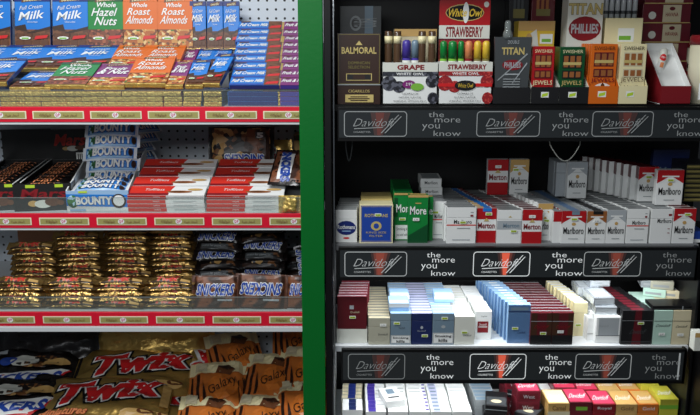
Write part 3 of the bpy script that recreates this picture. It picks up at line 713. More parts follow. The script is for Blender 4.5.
signs = [(R1, 107, 141.5, [('d', 344, 407, 0), ('k', 422, 461, 0), ('d', 476.5, 540, 0), ('k', 552, 589, 0), ('d', 592, 653, 0), ('k', 667, 703, 0)], 337.5, 712),
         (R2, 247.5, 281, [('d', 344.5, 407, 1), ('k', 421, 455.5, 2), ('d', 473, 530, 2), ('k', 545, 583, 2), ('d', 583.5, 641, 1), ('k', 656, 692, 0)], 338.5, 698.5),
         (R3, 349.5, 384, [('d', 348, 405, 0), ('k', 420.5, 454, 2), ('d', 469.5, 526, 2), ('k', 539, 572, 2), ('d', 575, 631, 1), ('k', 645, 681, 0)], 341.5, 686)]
for z, y0, y1, its, p0, p1 in signs:
    zt, zb = Zy(y0, -.012), Zy(y1, -.012); zm = (zt+zb)/2
    x0, x1 = X(p0, -.012, zm), X(p1, -.012, zm)
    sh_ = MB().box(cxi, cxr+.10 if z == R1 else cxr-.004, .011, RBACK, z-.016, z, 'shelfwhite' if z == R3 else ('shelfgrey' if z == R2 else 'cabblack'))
    so = sh_.build('shelf', root)
    fb = MB(); fb.box(x0, x1, -.010, .002, zb, zt, 'cabblack', .001)
    fb.box(x1-.006, x1, -.010, .03, zb, zt, 'cabblack')
    fo = fb.build('sign_housing', so)
    w_ = x1-x0-.012; hh = (zt-zb)*.80; mb = MB()
    zb2 = zb+(zt-zb)*.11
    mb.box(x0+.004, x1-.008, -.0115, -.0098, zb2, zb2+hh, 'signface')
    fm = lambda u, v, o, x0=x0, w_=w_, zb2=zb2, hh=hh: (x0+.004+u*w_, -.0115-o, zb2+v*hh)
    dl = []
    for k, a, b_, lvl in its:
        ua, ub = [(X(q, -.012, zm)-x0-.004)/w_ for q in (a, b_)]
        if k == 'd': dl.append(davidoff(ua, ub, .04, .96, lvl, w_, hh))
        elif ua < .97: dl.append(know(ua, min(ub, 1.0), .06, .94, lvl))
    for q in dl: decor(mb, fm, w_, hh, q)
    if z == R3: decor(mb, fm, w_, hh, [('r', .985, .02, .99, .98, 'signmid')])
    mb.build('sign_panel', fo)
MB().box(cxi, cxr, .004, RBACK, R4-.016, R4, 'shelfwhite').build('shelf', root)
# lit fluorescent tubes fixed under the two middle shelves, behind their sign fronts
for z, e, nm in ((R2, 2.2, 'second'), (R3, 1.5, 'third')):
    r_ = empty('cabinet_lamp'); zz = z-.034
    a = MB(); mtx = Matrix.Translation((0, .022, zz)) @ Matrix.Rotation(PI/2, 4, 'Y')
    a.lathe([(.0001, cxi+.05), (.007, cxi+.05), (.007, cxr-.05), (.0001, cxr-.05)], 'tubelamp', 12, mtx=mtx); a.build('tube', r_)
    b2 = MB(); b2.box(cxi+.03, cxi+.05, .012, .032, zz-.01, z-.017, 'shelfwhite'); b2.box(cxr-.05, cxr-.03, .012, .032, zz-.01, z-.017, 'shelfwhite'); b2.build('holder', r_)
    tag(r_, 'slim fluorescent tube under the %s tobacco shelf behind its sign' % nm, 'lamp')
    l = area('lamp_light', ((cxi+cxr)/2, .034, zz-.008), (math.radians(22), 0, 0), cxr-cxi-.12, .015, e, (.95, .98, 1)); l.parent = r_

# hanging wires below the first shelf
def wire(pts, nm, lab, r=.0013, m='offwhite'):
    o = MB().tube(pts, r, m).build(nm); tag(o, lab, 'cable')
Yw = .05; zt = R1-.018
wp = []
for k in range(13):
    a = k/12; px = 547+a*36; py = 139+22*math.sin(PI*a)+(0 if a > .0 else 0)
    z = Zy(py, Yw) if 0 < k < 12 else zt+.001
    wp.append((X(px, Yw, z), Yw, z))
wire(wp, 'hanging_cable', 'thin white cable drooping below the top tobacco shelf')
wp = []
for k in range(9):
    a = k/8; px = 345+a*8; py = 140+21*math.sin(PI*a); z = Zy(py, Yw) if 0 < k < 8 else zt+.001
    wp.append((X(px, Yw, z), Yw, z))
wire(wp, 'hanging_cable', 'short dark cable loop at the left end under the top tobacco shelf', m='dgrey')

# ------------------------------------------------------------------ pack designs
def marl(col):
    return [('p', [(0, 1), (0, .62), (.5, .84), (1, .62), (1, 1)], col), ('r', .18, .80, .82, .84, 'white'), ('e', .5, .60, .09, .05, 'tan'), ('t', 'Marlboro', .08, .30, .92, .50, 'dark', {'b': .01}), ('r', .3, .14, .7, .16, 'grey')]
def merit(col):
    return [('r', 0, 0, 1, .35, col), ('r', 0, .68, 1, 1, col), ('t', 'Merton', .08, .42, .92, .58, 'dred', {'b': .02}), ('p', [(.35, .62), (.5, .72), (.65, .62)], 'gtext')]
def lights(col='bred'):
    return [('t', 'Marlboro', .25, .55, .85, .66, 'dark', {'b': .01}), ('r', .0, .50, 1, .53, col), ('r', .8, .75, .9, .8, 'dred'), ('r', .8, .86, .9, .88, 'grey'), ('r', .35, .42, .8, .44, 'grey'), ('r', .2, .1, .8, .12, 'silver')]
def warn(y1=.34, m='white'):
    return [('r', .02, .04, .98, y1, m), ('ring', .04, .05, .96, y1-.01, .0008, .001, 'black'), ('t', 'Smoking', .12, y1*.58, .88, y1*.84, 'black', {'b': .02}), ('t', 'kills', .3, y1*.24, .7, y1*.5, 'black', {'b': .02})]
def topdash(m='grey', bg='packtop'):
    return ([('r', .03, .06, .97, .94, bg)] if bg else []) + [('r', .1, .35, .9, .65, m)]

REST = []; KEEP = 6
def row(px0, px1, ytop, Yf, Zb, n, m, front, desc, dxb=0.0, top=None, lid=.72, sticker=None, d=.0215, h=None, rz=0, cat='cigarette pack', side=None, backm=None, skew=0, name='cigarette_pack', left=(), right=(), gap=.0006):
    Zt = Zy(ytop, Yf) if h is None else Zb+h
    hh = Zt-Zb; zm = (Zt+Zb)/2
    xa, xb = X(px0, Yf, zm), X(px1, Yf, zm); w_ = xb-xa; xc = (xa+xb)/2
    top = top or []
    p = boxthing(name, w_, hh, d, m, front, top, left, right, side=side, lid=lid, sticker=sticker)
    put(p, xc, Yf, Zb, 'first ' + desc if n > 1 else desc, cat, 'cigarette packs in rows' if n > 1 else None, rz=rz)
    if n > 1:
        mb = MB(); mb.box(-w_/2, w_/2, 0, d, 0, hh, backm or m, .0008)
        if side:
            pass
        decor(mb, tp(w_, hh, d), w_, d, top)
        for f_, it in ((lf, left), (rt, right)):
            if it: decor(mb, f_(w_, hh, d), d, hh, it)
        q = mb.build(name)
        for k in range(1, n):
            if k > KEEP:
                REST.append((q.data, Matrix.Translation((xc + dxb*k/max(n-1, 1)+random.uniform(-.0012, .0012), Yf+(d+gap)*k, Zb)))); continue
            put(q, xc + dxb*k/max(n-1, 1)+random.uniform(-.0012, .0012), Yf+(d+gap)*k, Zb, ORD[k]+' '+desc, cat, 'cigarette packs in rows')
    return p
# ---- second shelf, front line
S = R2
row(335.5, 357, 210, .03, S, 7, 'white', [('e', .5, .45, .46, .22, 'dblue'), ('t', 'Rothmans', .1, .42, .9, .54, 'white', {'b': .02}), ('r', .3, .34, .7, .37, 'ltblue'), ('e', .5, .14, .15, .03, 'redtext')],
    'white pack with blue oval, row at the left end of the second tobacco shelf', .01, [('r', .02, .1, .98, .9, 'grey')])
p = row(359.5, 393, 204.5, .022, S, 1, 'cream', [('r', .04, .03, .96, .97, 'bluedeep'), ('ring', .05, .05, .95, .95, .001, .001, 'gtext'), ('t', 'ROTHMANS', .16, .68, .84, .76, 'gtext', {'b': .02}), ('e', .5, .45, .16, .12, 'gtext'), ('e', .5, .45, .08, .07, 'bluedeep'), ('t', 'KING SIZE', .2, .26, .8, .31, 'gtext'), ('t', 'FILTER', .3, .17, .7, .22, 'gtext')],
    'large blue tobacco box with gold crest and cream edges', lid=None, d=.05, sticker=(.55, .74, 1), name='tobacco_box', cat='tobacco box')
row(361, 392, 199, .075, S, 3, 'gtext', [], 'gold-edged tobacco box behind the large blue crest box', lid=None, d=.03, cat='tobacco box', name='tobacco_box')
row(394, 412.5, 193, .05, S, 9, 'green', [('r', 0, .5, .2, .9, 'dgreen'), ('t', 'More', .12, .6, .95, .76, 'white', {'b': .02}), ('r', .08, .03, .92, .33, 'white'), ('t', 'Smoking kills', .14, .2, .86, .28, 'black'), ('t', 'you and others', .14, .08, .86, .16, 'black'), ('r', 0, .96, 1, 1, 'tan')],
    'tall green pack in the row behind the leaning pair of green packs', .0, [('r', .05, .2, .95, .8, 'dgreen')], sticker=(.45, .46, 1))
row(408, 428, 195, .025, S, 1, 'green', [('p', [(0, 0), (1, 0), (1, .4), (0, .15)], 'dgreen'), ('t', 'More', .1, .6, .9, .76, 'white', {'b': .02}), ('r', 0, .95, 1, 1, 'tan'), ('r', .35, .82, .65, .84, 'tan')], 'tall green pack standing foremost with white sticker', top=[('r', .1, .2, .9, .8, 'tan')], sticker=(.4, .5, 0))
row(428.5, 433, 197, .048, S, 1, 'green', [('t', 'e', .1, .6, .9, .72, 'white')], 'tall green pack half hidden right of the foremost green pack', top=[('r', .1, .2, .9, .8, 'tan')])
row(430.5, 446, 201.5, .07, S, 8, 'white', lights('bred'), 'white pack with red line, row right of the green packs', -.004, topdash('silver'), sticker=(.3, .72, 1))
row(446.5, 476, 207.5, .02, S, 12, 'white', lights(), 'white pack with red line, first full row right of the green packs', -.035, topdash('grey'), sticker=(.55, .6, 1), gap=.0004)
row(476.5, 496, 208, .028, S, 12, 'white', merit('red')+[('r', .3, .9, .75, 1, 'blue')], 'red and white pack with blue tax strip', -.055, [('r', 0, .1, .4, .9, 'tan'), ('r', .35, 0, .7, 1, 'blue'), ('r', .75, .1, 1, .9, 'dred')], sticker=(.6, .84, 1), gap=.0004)
row(497, 521.5, 210, .02, S, 12, 'white', [('r', 0, .42, 1, .68, 'silver'), ('t', 'Merton', .25, .48, .9, .6, 'slate', {'b': .02}), ('p', [(.45, .78), (.52, .83), (.6, .78)], 'gtext')], 'white pack with silver band', -.065, topdash('dgrey'), sticker=(.68, .38, 1), gap=.0004)
row(522, 542, 209.5, .02, S, 12, 'white', merit('red'), 'red and white pack right of the silver banded row', -.072, [('r', .05, .1, .95, .9, 'maroon')], sticker=(.48, .8, 0), gap=.0004)
row(537.5, 552.5, 203.5, .05, S, 9, 'white', marl('tan'), 'white and gold pack set back between two red rows', -.05, topdash('silver'), sticker=(.6, .55, 1))
row(561.5, 585.5, 211, .02, S, 12, 'white', marl('red')+[('r', .4, .88, .72, 1, 'slate')], 'red topped white pack, row left of the gold topped row', -.035, [('r', 0, 0, 1, 1, 'grey'), ('r', .35, 0, .7, 1, 'steelblue')], sticker=(.5, .76, 1), gap=.0004, left=[('r', 0, .6, 1, 1, 'red')])
row(553, 561, 211.5, .024, S, 10, 'white', [('r', 0, .68, 1, 1, 'red')], 'red topped white pack edge squeezed beside the red topped row', -.04, [('r', 0, 0, 1, 1, 'grey')])
row(586.5, 606, 211, .02, S, 12, 'white', marl('nutbrown')+[('r', .3, .9, .8, 1, 'dark')], 'gold topped white pack between red topped and silver topped rows', -.05, [('r', 0, .1, 1, .9, 'silver'), ('r', .3, 0, .75, 1, 'dark')], sticker=(.5, .7, 0), gap=.0004)
row(606.5, 625.5, 210, .02, S, 12, 'white', marl('silver'), 'silver topped white pack right of the gold topped row', -.055, topdash('dgrey'), gap=.0004)
row(626.5, 648.5, 209, .02, S, 12, 'white', lights(), 'white pack with red line right of the silver topped row', -.06, topdash('dgrey'), gap=.0004)
row(650.5, 672, 209, .02, S, 12, 'white', [('t', 'Marlboro', .3, .6, .95, .72, 'dark', {'b': .01}), ('r', .8, .8, .95, .86, 'dred'), ('r', .8, .42, .9, .44, 'dred'), ('r', .8, .30, .9, .32, 'dred')], 'plain white pack left of the last red topped row', -.06, topdash('grey'), gap=.0004)
row(673, 695, 208.5, .02, S, 12, 'white', marl('red'), 'red topped white pack, row at the right end of the second shelf', -.06, [('r', .05, .1, .95, .9, 'maroon')], sticker=(.6, .84, 1), gap=.0004)
# standing on top of the rows
H2 = Zy(209, .02)
def onto(px0, px1, ytop, Y, Zb, m, front, desc, **k): return row(px0, px1, ytop, Y, Zb, 1, m, front, desc, **k)
zt2 = S + (Zy(208.5, .02)-S) + .0012
onto(487.5, 508, 159.5, .19, zt2, 'white', merit('red'), 'red and white pack standing upright on the pack rows beside the gold topped one', sticker=(.5, .80, 0))
onto(510, 528.5, 159.5, .19, zt2, 'white', marl('tan'), 'gold topped white pack standing upright on the pack rows', sticker=(.3, .72, 1))
onto(567.5, 587, 162, .14, zt2, 'white', marl('silver'), 'silver topped white pack standing upright on the rows under the drooping cable')
row(556, 567, 162.5, .165, zt2, 4, 'silver', [], 'silver pack seen edge-on beside the upright silver topped pack', lid=.7)
onto(656.5, 683, 170, .055, zt2, 'white', marl('red'), 'red topped white pack standing upright on the rows near the right end', sticker=(.5, .72, 1))
row(638, 658, 167, .10, zt2, 9, 'white', marl('red'), 'red topped pack in the upright row behind the foremost red one', -.10, [('r', 0, 0, 1, 1, 'maroon')], sticker=(.5, .72, 1), left=[('r', 0, .65, 1, 1, 'maroon')])
onto(652, 688, 149.5, .2, zt2, 'navy', [('t', 'Merit', .2, .35, .8, .6, 'slate', {'b': .03})], 'dark blue carton standing at the back behind the red topped packs', lid=None, name='tobacco_carton', cat='carton')
# little lying stack right of the green packs
for k in range(2):
    p = boxthing('cigarette_pack', .058, .024, .085, 'white', [('t', 'Merlion', .2, .35, .8, .7, 'dgrey', {'b': .01})], [('r', .1, .1, .9, .9, 'grey')], bev=.0008)
    put(p, X(431.5-1*k, .17, zt2+.02), .16, S+.0975+.0245*k, 'white cigarette pack lying end-on behind the green packs, %s' % ['lower', 'upper'][k], 'cigarette pack')
row(421, 441, 193, .165+.09, S, 1, 'white', [], 'white pack standing beneath the lying packs behind the green ones', h=.0965)
p = None
# right end: gold edged dark cartons, stacked
gs = boxthing('tobacco_carton', .07, .0125, .10, 'dark', [('r', 0, .05, 1, .75, 'olive'), ('r', .05, .4, .95, .5, 'gtext')], bev=.0005)
for k in range(8):
    put(gs, X(698, .1, zt2+.04), .10, zt2+.0128*k, 'thin gold-edged dark carton at the far right of the second shelf, %s in stack' % (['lowest']+ORD[1:])[k], 'carton', 'gold-edged dark cartons')
fb = boxthing('cigarette_pack', .03, .03, .085, 'bluedeep', [('r', 0, 0, 1, .3, 'white')])
put(fb, X(699, .03, S+.01), .03, S, 'small blue pack lying at the far right front of the second shelf', 'cigarette pack')

# ---- third shelf
S = R3
wb = boxthing('white_carton', X(367, .03, S)-X(336.5, .03, S), Zy(329, .03)-S, .22, 'offwhite', [])
put(wb, X(352, .03, S+.02), .03, S, 'plain white carton under the burgundy packs', 'carton')
zb_ = Zy(329, .03)+.0004
row(337.5, 366.5, 297, .03, zb_, 8, 'burgundy', [('r', 0, 0, 1, 1, 'maroon'), ('r', .42, .62, .56, .74, 'silver'), ('t', 'Dunhill', .45, .5, .75, .56, 'sand'), ('r', .3, .1, .7, .12, 'maroon')], 'burgundy pack in the raised row at the left end of the third shelf', .012, [('r', .0, .35, 1, .6, 'silver'), ('r', 0, 0, 1, .3, 'burgundy')], sticker=(.52, .38, 1), lid=.8)
row(368.5, 390, 318, .02, S, 12, 'khaki', [('t', 'Davidoff', .45, .35, .9, .42, 'dgrey')], 'khaki pack in the row beside the burgundy packs', .0, [('r', 0, .1, 1, .5, 'sand'), ('r', 0, .6, 1, .75, 'dgrey')], sticker=(.68, .75, 0), lid=.68)
row(390.5, 411, 313.5, .02, S, 12, 'slate', warn(.30)+[('t', 'Davidoff', .4, .52, .7, .57, 'dark')], 'grey-blue pack with warning label in the row right of the khaki packs', .004, [('r', 0, .05, 1, .7, 'ltblue'), ('r', 0, .75, 1, .9, 'white')], sticker=(.3, .7, 1), lid=.77)
row(411.5, 432, 313.5, .02, S, 12, 'navy', [('e', .5, .55, .07, .05, 'silver'), ('t', 'Davidoff', .3, .42, .7, .47, 'silver')], 'navy pack in the row between two light blue rows', .0, [('r', 0, .05, 1, .75, 'lav'), ('r', 0, .8, 1, .95, 'slate')], sticker=(.65, .3, 1), lid=.77)
row(432.5, 454, 313.5, .02, S, 12, 'slate', warn(.38)+[('e', .5, .58, .1, .05, 'silver')], 'light blue pack with large warning label right of the navy row', -.005, [('r', 0, .05, 1, .7, 'ltblue'), ('r', 0, .75, 1, .9, 'white')], sticker=(.55, .86, 1), lid=.77)
row(454.5, 474.5, 316.5, .02, S, 12, 'offwhite', [('t', 'Davidoff', .45, .3, .85, .35, 'dgrey')], 'pale grey pack in the row left of the red labelled white packs', -.006, [('r', 0, .05, 1, .6, 'white')], sticker=(.5, .45, 1), lid=None)
row(475, 491.5, 311.5, .055, S, 10, 'white', [('r', .15, .25, .8, .65, 'dred'), ('r', .2, .44, .75, .47, 'white'), ('t', 'Davidoff', .25, .5, .7, .58, 'white'), ('t', 'Lights', .35, .8, .7, .86, 'dgrey')], 'white pack with red label in the row of very white packs', -.012, [('r', 0, .05, 1, .6, 'white')], lid=None)
row(508, 530, 305, .03, S, 11, 'steelblue', [('r', 0, .82, 1, .84, 'navy'), ('r', .1, .86, .9, .94, 'slate'), ('t', 'Davidoff', .45, .26, .8, .31, 'navy')], 'blue pack in the row right of the empty shelf patch', -.05, [('r', 0, .05, 1, .95, 'ltblue'), ('r', .3, .3, .7, .7, 'white')], sticker=(.32, .4, 1), lid=.80, left=[('r', 0, 0, 1, 1, 'ltblue')])
row(530.5, 551.5, 313, .02, S, 12, 'maroon', [('r', 0, 0, 1, .3, 'dark'), ('r', 0, .3, .3, 1, 'cocoa'), ('r', .75, .3, 1, 1, 'cocoa'), ('t', 'Davidoff', .2, .52, .85, .62, 'dred', {'sh': .5}), ('r', 0, .735, 1, .75, 'silver')], 'dark maroon pack in the left of two maroon rows', -.03, [('r', 0, .05, 1, .55, 'maroon'), ('r', 0, .62, 1, .85, 'grey')], sticker=(.6, .37, 1), lid=.74)
row(552, 573, 313, .02, S, 12, 'maroon', [('r', 0, 0, 1, .3, 'dark'), ('r', 0, .3, .3, 1, 'cocoa'), ('r', .75, .3, 1, 1, 'cocoa'), ('t', 'Davidoff', .2, .52, .85, .62, 'dred', {'sh': .5}), ('r', 0, .735, 1, .75, 'silver')], 'dark maroon pack in the right of two maroon rows', -.035, [('r', 0, .05, 1, .55, 'maroon'), ('r', 0, .62, 1, .85, 'grey')], sticker=(.4, .42, 0), lid=.74)
row(573.5, 587, 303, .08, S, 9, 'cream', [('r', 0, .7, 1, .71, 'sand')], 'cream pack in the row behind and right of the maroon packs', -.03, [('r', 0, .05, 1, .6, 'white')], sticker=(.35, .35, 1), lid=None)
# white wrapped cartons piled
def carton(nm, w_, h_, d_, m, front=(), top=(), left=(), sticker=None, lid=None): return boxthing(nm, w_, h_, d_, m, front, top, left, sticker=sticker, lid=lid, bev=.0015)
xw = X(621, .03, S+.04)-X(596, .03, S+.04)
c1 = carton('cigarette_pack', xw, .075, .024, 'white', [('r', 0, .28, 1, .3, 'dgrey'), ('r', .1, .3, .9, .95, 'silver'), ('t', 'Davidoff', .1, .62, .5, .70, 'grey')])
for k in range(8):
    put(c1, X(608.5, .03, S+.04)-.0035*k, .03+.0252*k, S, 'silver-white pack in the lower layer of the white group, %s from front' % (['first']+ORD[1:])[k], 'cigarette pack', 'silver-white packs')
c2 = carton('cigarette_pack', .058, .022, .085, 'silverwrap', [('r', .05, .2, .95, .8, 'silver'), ('t', 'Davidoff', .2, .4, .6, .6, 'grey')], [('r', .1, .1, .9, .9, 'silver')])
cp = [(606, .05, .0755, -4), (604, .05, .1, 3), (600, .14, .0755, 0), (598, .14, .098, -3), (594, .14, .121, 5)]
cp = [(606, .045, .0757, -3), (604, .055, .0985, 4), (590, .14, .0757, 0), (588, .14, .0985, -3), (600, .145, .1213, 5)]
for k, (px, Y, dz, rz) in enumerate(cp):
    put(c2, X(px, Y, S+dz), Y, S+dz, 'crinkled silver-white pack lying on the white group, %s' % ['lowest at front', 'second at front', 'lowest at back left', 'second at back left', 'topmost'][k], 'cigarette pack', 'silver-white packs lying', rz=rz)
row(587.5, 595, 318, .05, S, 8, 'white', [('r', 0, .28, 1, .3, 'dgrey')], 'narrow white pack edge squeezed left of the silver-white group', -.02, [('r', 0, .1, 1, .5, 'silver')], lid=.3)
row(621.5, 652.5, 310.5, .02, S, 9, 'dark', [('p', [(.35, 0), (.65, 0), (.62, 1), (.42, 1)], 'maroon'), ('t', 'Davidoff', .3, .32, .78, .45, 'dgrey', {'sh': .6}), ('r', 0, .7, 1, .71, 'grey'), ('r', 0, .08, 1, .1, 'dgrey')], 'wide black and dark red pack right of the silver-white group', -.025, [('r', .3, .1, .7, .9, 'burgundy')], sticker=(.6, .64, 1), lid=.71)
row(653.5, 672, 310.5, .02, S, 7, 'mint', [('t', 'Davidoff', .15, .52, .9, .60, 'dgrey', {'sh': .5}), ('r', 0, .68, 1, .69, 'dark')], 'mint green pack near the right end of the third shelf', -.02, [('r', 0, .1, 1, .6, 'mint')], sticker=(.45, .32, 0), lid=.70)
row(672.5, 690.5, 310.5, .02, S, 7, 'sand', [('t', 'Davidoff', .2, .5, .8, .57, 'dgrey', {'sh': .5}), ('r', 0, .68, 1, .69, 'dark')], 'sand coloured pack at the right end of the third shelf', -.02, [('r', 0, .1, 1, .6, 'sand')], sticker=(.45, .3, 0), lid=.70)
zt3 = Zy(310.5, .02)+.001
bk = carton('cigarette_pack', .112, .011, .058, 'black', [('r', 0, .3, 1, .4, 'dgrey'), ('r', .7, 0, .72, 1, 'silver')])
put(bk, X(674, .02, zt3), .022, zt3, 'flat black pack lying across the mint and sand packs', 'cigarette pack')
cols_ = [('khaki', 648, .10, 0, -20), ('mint', 655, .11, .0235, -14), ('sand', 665, .1, .0475, -8), ('silverwrap', 654, .04, .0, -25), ('silver', 640, .17, .0, 8)]
for k, (c_, px, Y, dz, rz) in enumerate([('sand', 668, .115, 0, -20), ('mint', 650, .125, .0, -24), ('khaki', 662, .12, .0232, -15), ('silverwrap', 648, .135, .0464*0+.0232, -10)]):
    cc = carton('cigarette_pack', .06, .0225, .09, c_, [('r', .1, .3, .8, .6, 'grey')], [('r', .15, .15, .85, .85, 'silver')])
    put(cc, X(px+4*(k % 2), Y, zt3+dz), Y, zt3+.0002+dz, '%s pack lying loosely on top of the rows at the right end' % ['sand', 'mint green', 'khaki', 'silver wrapped'][k], 'cigarette pack', rz=rz)
# a second layer lying over the left rows
for px, Y, c_, nm in ((399, .035, 'ltblue', 'light blue pack lying on the grey-blue row, nearest the front'), (399.5, .10, 'ltblue', 'light blue pack lying on the grey-blue row, further back'), (444, .1, 'ltblue', 'light blue pack lying on the light blue row right of the navy row')):
    cc = carton('cigarette_pack', .054, .022, .062, c_, [('r', .0, .5, 1, 1, 'white')], [('r', .05, .05, .95, .35, 'white')])
    zz = Zy(313.5, .02)+.001
    put(cc, X(px, Y, zz), Y, zz, nm, 'cigarette pack')

# ---- bottom shelf
S = R4
def frow(px, wpx, yf, n, m, top, desc, Y0=.02, h=.088, dxb=0, front=(), **k):
    row(px-wpx/2, px+wpx/2, 0, Y0, S, n, m, list(front), desc, dxb, top, h=h, **k)
frow(351.5, 20, 0, 12, 'khaki', [('r', .32, 0, .68, 1, 'dblue'), ('r', .02, .1, .3, .8, 'sand'), ('r', .7, .1, .98, .8, 'sand')], 'sand pack with dark blue stripe, row at left end of the bottom shelf', Y0=.10, dxb=.01)
frow(352.5, 20, 0, 3, 'white', [('r', .32, 0, .68, 1, 'navy')], 'white pack with navy stripe in front of the sand striped row', Y0=.03, front=[('t', 'Kent', .2, .5, .8, .7, 'navy')])
frow(376, 20, 0, 14, 'white', [('r', .12, 0, .5, 1, 'violet'), ('r', .55, .8, 1, .9, 'silver')], 'white pack with violet stripe on the bottom shelf', dxb=0)
frow(398, 20, 0, 14, 'white', [('r', .1, .4, .9, .6, 'grey')], 'white pack with grey lettering in the row right of the violet striped row', dxb=.0)
frow(419.5, 20, 0, 14, 'white', [('r', .1, .45, .7, .6, 'grey'), ('r', .82, .3, .97, .7, 'violet')], 'white pack with small violet mark on the bottom shelf', dxb=0)
frow(441, 20, 0, 14, 'white', [('r', .1, 0, .5, 1, 'lav'), ('r', .15, .3, .45, .7, 'slate')], 'white pack with lavender stripe on the bottom shelf', dxb=0)
frow(462, 19, 0, 14, 'white', [('r', .1, .75, .9, .85, 'silver')], 'pure white pack on the bottom shelf left of the dark packs', dxb=0)
wp_ = carton('cigarette_pack', .055, .02, .085, 'white', [], [('r', .3, .5, .7, .85, 'slate'), ('r', .2, .2, .8, .3, 'dgrey')])
put(wp_, X(396, .04, S+.1), .045, S+.0885, 'single white pack lying tilted on the white rows with a blue square', 'cigarette pack', rz=14)
frow(486, 22, 0, 13, 'grey', [('r', .05, .05, .95, .8, 'slate')], 'grey pack in the row right of the pure white packs on bottom shelf', Y0=.09, dxb=-.01)
dk = carton('cigarette_pack', .06, .024, .09, 'dark', [('r', 0, .4, 1, .5, 'grey')], [('r', .05, .05, .95, .6, 'dgrey'), ('e', .5, .3, .25, .12, 'sand')])
put(dk, X(497, .03, S+.1), .035, S, 'dark pack lying lowest in the small dark heap on the bottom shelf', 'cigarette pack', 'dark packs lying in a heap')
for k, (px, Y, dz, rz) in enumerate(((496, .035, .0245, -8), (494, .04, .049, -6), (496, .036, .0735, -10), (516, .13, 0, -20), (516, .135, .0245, -24), (518, .13, .049, -20), (514, .128, .0735, -26), (526, .03, 0, -34), (526, .03, .0245, -30), (524, .032, .049, -36))):
    put(dk, X(px, Y, S+dz), Y, S+dz, 'dark pack in the heap on the bottom shelf, %s' % ['second in front pile', 'third in front pile', 'top of front pile', 'lowest in back pile', 'second in back pile', 'third in back pile', 'top of back pile', 'lowest in right pile', 'second in right pile', 'top of right pile'][k], 'cigarette pack', 'dark packs lying in a heap', rz=rz)
# coloured slim cartons on the right half: stacks
def cst(px0, px1, ytop, Y, m, topm, fr_, desc, n=3, rows_=1, d=.085, dxr=-.02):
    Zt = Zy(ytop, Y); h_ = (Zt-S); hh = h_/n; zm = Zt-.03
    xa, xb = X(px0, Y, zm), X(px1, Y, zm)
    p = boxthing('cigarette_carton', xb-xa, hh-.0006, d, m, fr_, [('r', .05, .05, .95, .95, topm), ('t', 'Davidoff', .15, .3, .85, .6, 'white', {'sh': .4})], bev=.001)
    for r in range(rows_):
        for k in range(n):
            put(p, (xa+xb)/2+dxr*r+random.uniform(-.001, .001), Y+(d+.002)*r, S+hh*k, '%s, %s row, %s from the bottom' % (desc, ['front', 'second', 'third'][r], ['first', 'second', 'third', 'fourth', 'fifth', 'sixth'][k]), 'carton', 'coloured cartons on the bottom shelf')
cst(517, 540, 391, .06, 'burgundy', 'pink', [('r', .1, .25, .9, .75, 'maroon'), ('t', 'West', .25, .3, .75, .65, 'silver')], 'dull purple carton beside the dark packs', 4, 2, .075)
cst(548, 570, 403, .03, 'tan', 'cream', [('r', .0, .0, 1, .3, 'sand'), ('t', 'Camel', .2, .4, .8, .8, 'brown')], 'gold fronted white carton left of the crimson ones', 3, 1)
cst(543, 564, 394, .12, 'white', 'white', [], 'plain white carton behind the gold fronted one', 4, 2, .08)
cst(569, 592, 402, .03, 'burgundy', 'pink', [('r', .3, .1, .8, .5, 'lgreen')], 'crimson carton in the left crimson pile', 4, 2)
cst(592.5, 615, 404, .03, 'dred', 'pink', [('t', 'Royal', .2, .3, .8, .7, 'white')], 'crimson carton in the right crimson pile', 4, 3)
cst(616, 637, 404, .03, 'tan', 'tan', [('t', 'Gold', .2, .3, .8, .7, 'brown')], 'tan carton between crimson and orange piles', 4, 3)
cst(638, 658, 404, .03, 'galorange', 'tan', [('t', 'Gold', .2, .3, .8, .7, 'white')], 'orange carton right of the tan pile', 4, 3)
cst(659.5, 678, 399, .03, 'lemon', 'lemon', [('r', 0, .0, 1, .4, 'lgreen')], 'lemon yellow carton at the right end', 4, 2)
cst(644, 662, 384, .21, 'ltblue', 'ltblue', [], 'light blue carton behind the lemon yellow pile', 5, 1, .09)
cst(572, 592, 384, .21, 'pink', 'red', [], 'crimson carton heaped behind the crimson piles', 5, 1, .09)

# ---- top tobacco shelf
S = R1
def stand(px0, px1, ytop, Y, Zb, d, m, front, name, label, cat, **k):
    Zt = Zy(ytop, Y); zm = (Zt+Zb)/2; w_ = X(px1, Y, zm)-X(px0, Y, zm)
    p = boxthing(name, w_, Zt-Zb, d, m, front, **k)
    put(p, X((px0+px1)/2, Y, zm), Y, Zb, label, cat); return p
# dark brown cigarillo box
stand(337.5, 380.5, 33.5, .02, S, .07, 'dbrown', [('ring', .02, .29, .98, .99, .0012, .002, 'olive'), ('t', 'BALMORAL', .1, .72, .9, .81, 'gtext', {'b': .02}), ('p', [(.42, .84), (.5, .9), (.58, .84)], 'gtext'), ('t', 'DOMINICAN', .25, .57, .75, .61, 'olive'), ('t', 'SELECTION', .25, .51, .75, .55, 'olive'), ('r', .2, .34, .8, .44, 'gtext'), ('r', .22, .35, .78, .43, 'dark'), ('r', .36, .36, .64, .42, 'dbrown'),
    ('r', 0, .275, 1, .29, 'grey'), ('t', 'CIGARILLOS', .25, .17, .75, .21, 'gtext'), ('r', .18, .03, .84, .14, 'gtext'), ('r', .3, .10, .7, .115, 'dbrown'), ('r', .25, .075, .75, .09, 'dbrown'), ('r', .3, .05, .7, .065, 'dbrown')], 'cigarillo_box', 'dark brown cigarillo box with gold lettering at the left end', 'cigar box', lid=.29, partname='carton')
stand(340, 381, 6, .14, S, .08, 'dgrey', [('e', .38, .82, .14, .08, 'grey'), ('e', .38, .82, .1, .055, 'dark'), ('t', 'CUBA', .5, .7, .72, .95, 'grey', {'rot': 90}), ('r', .6, 0, .8, 1, 'slate')], 'tobacco_carton', 'grey patterned carton behind the dark brown cigarillo box', 'carton')
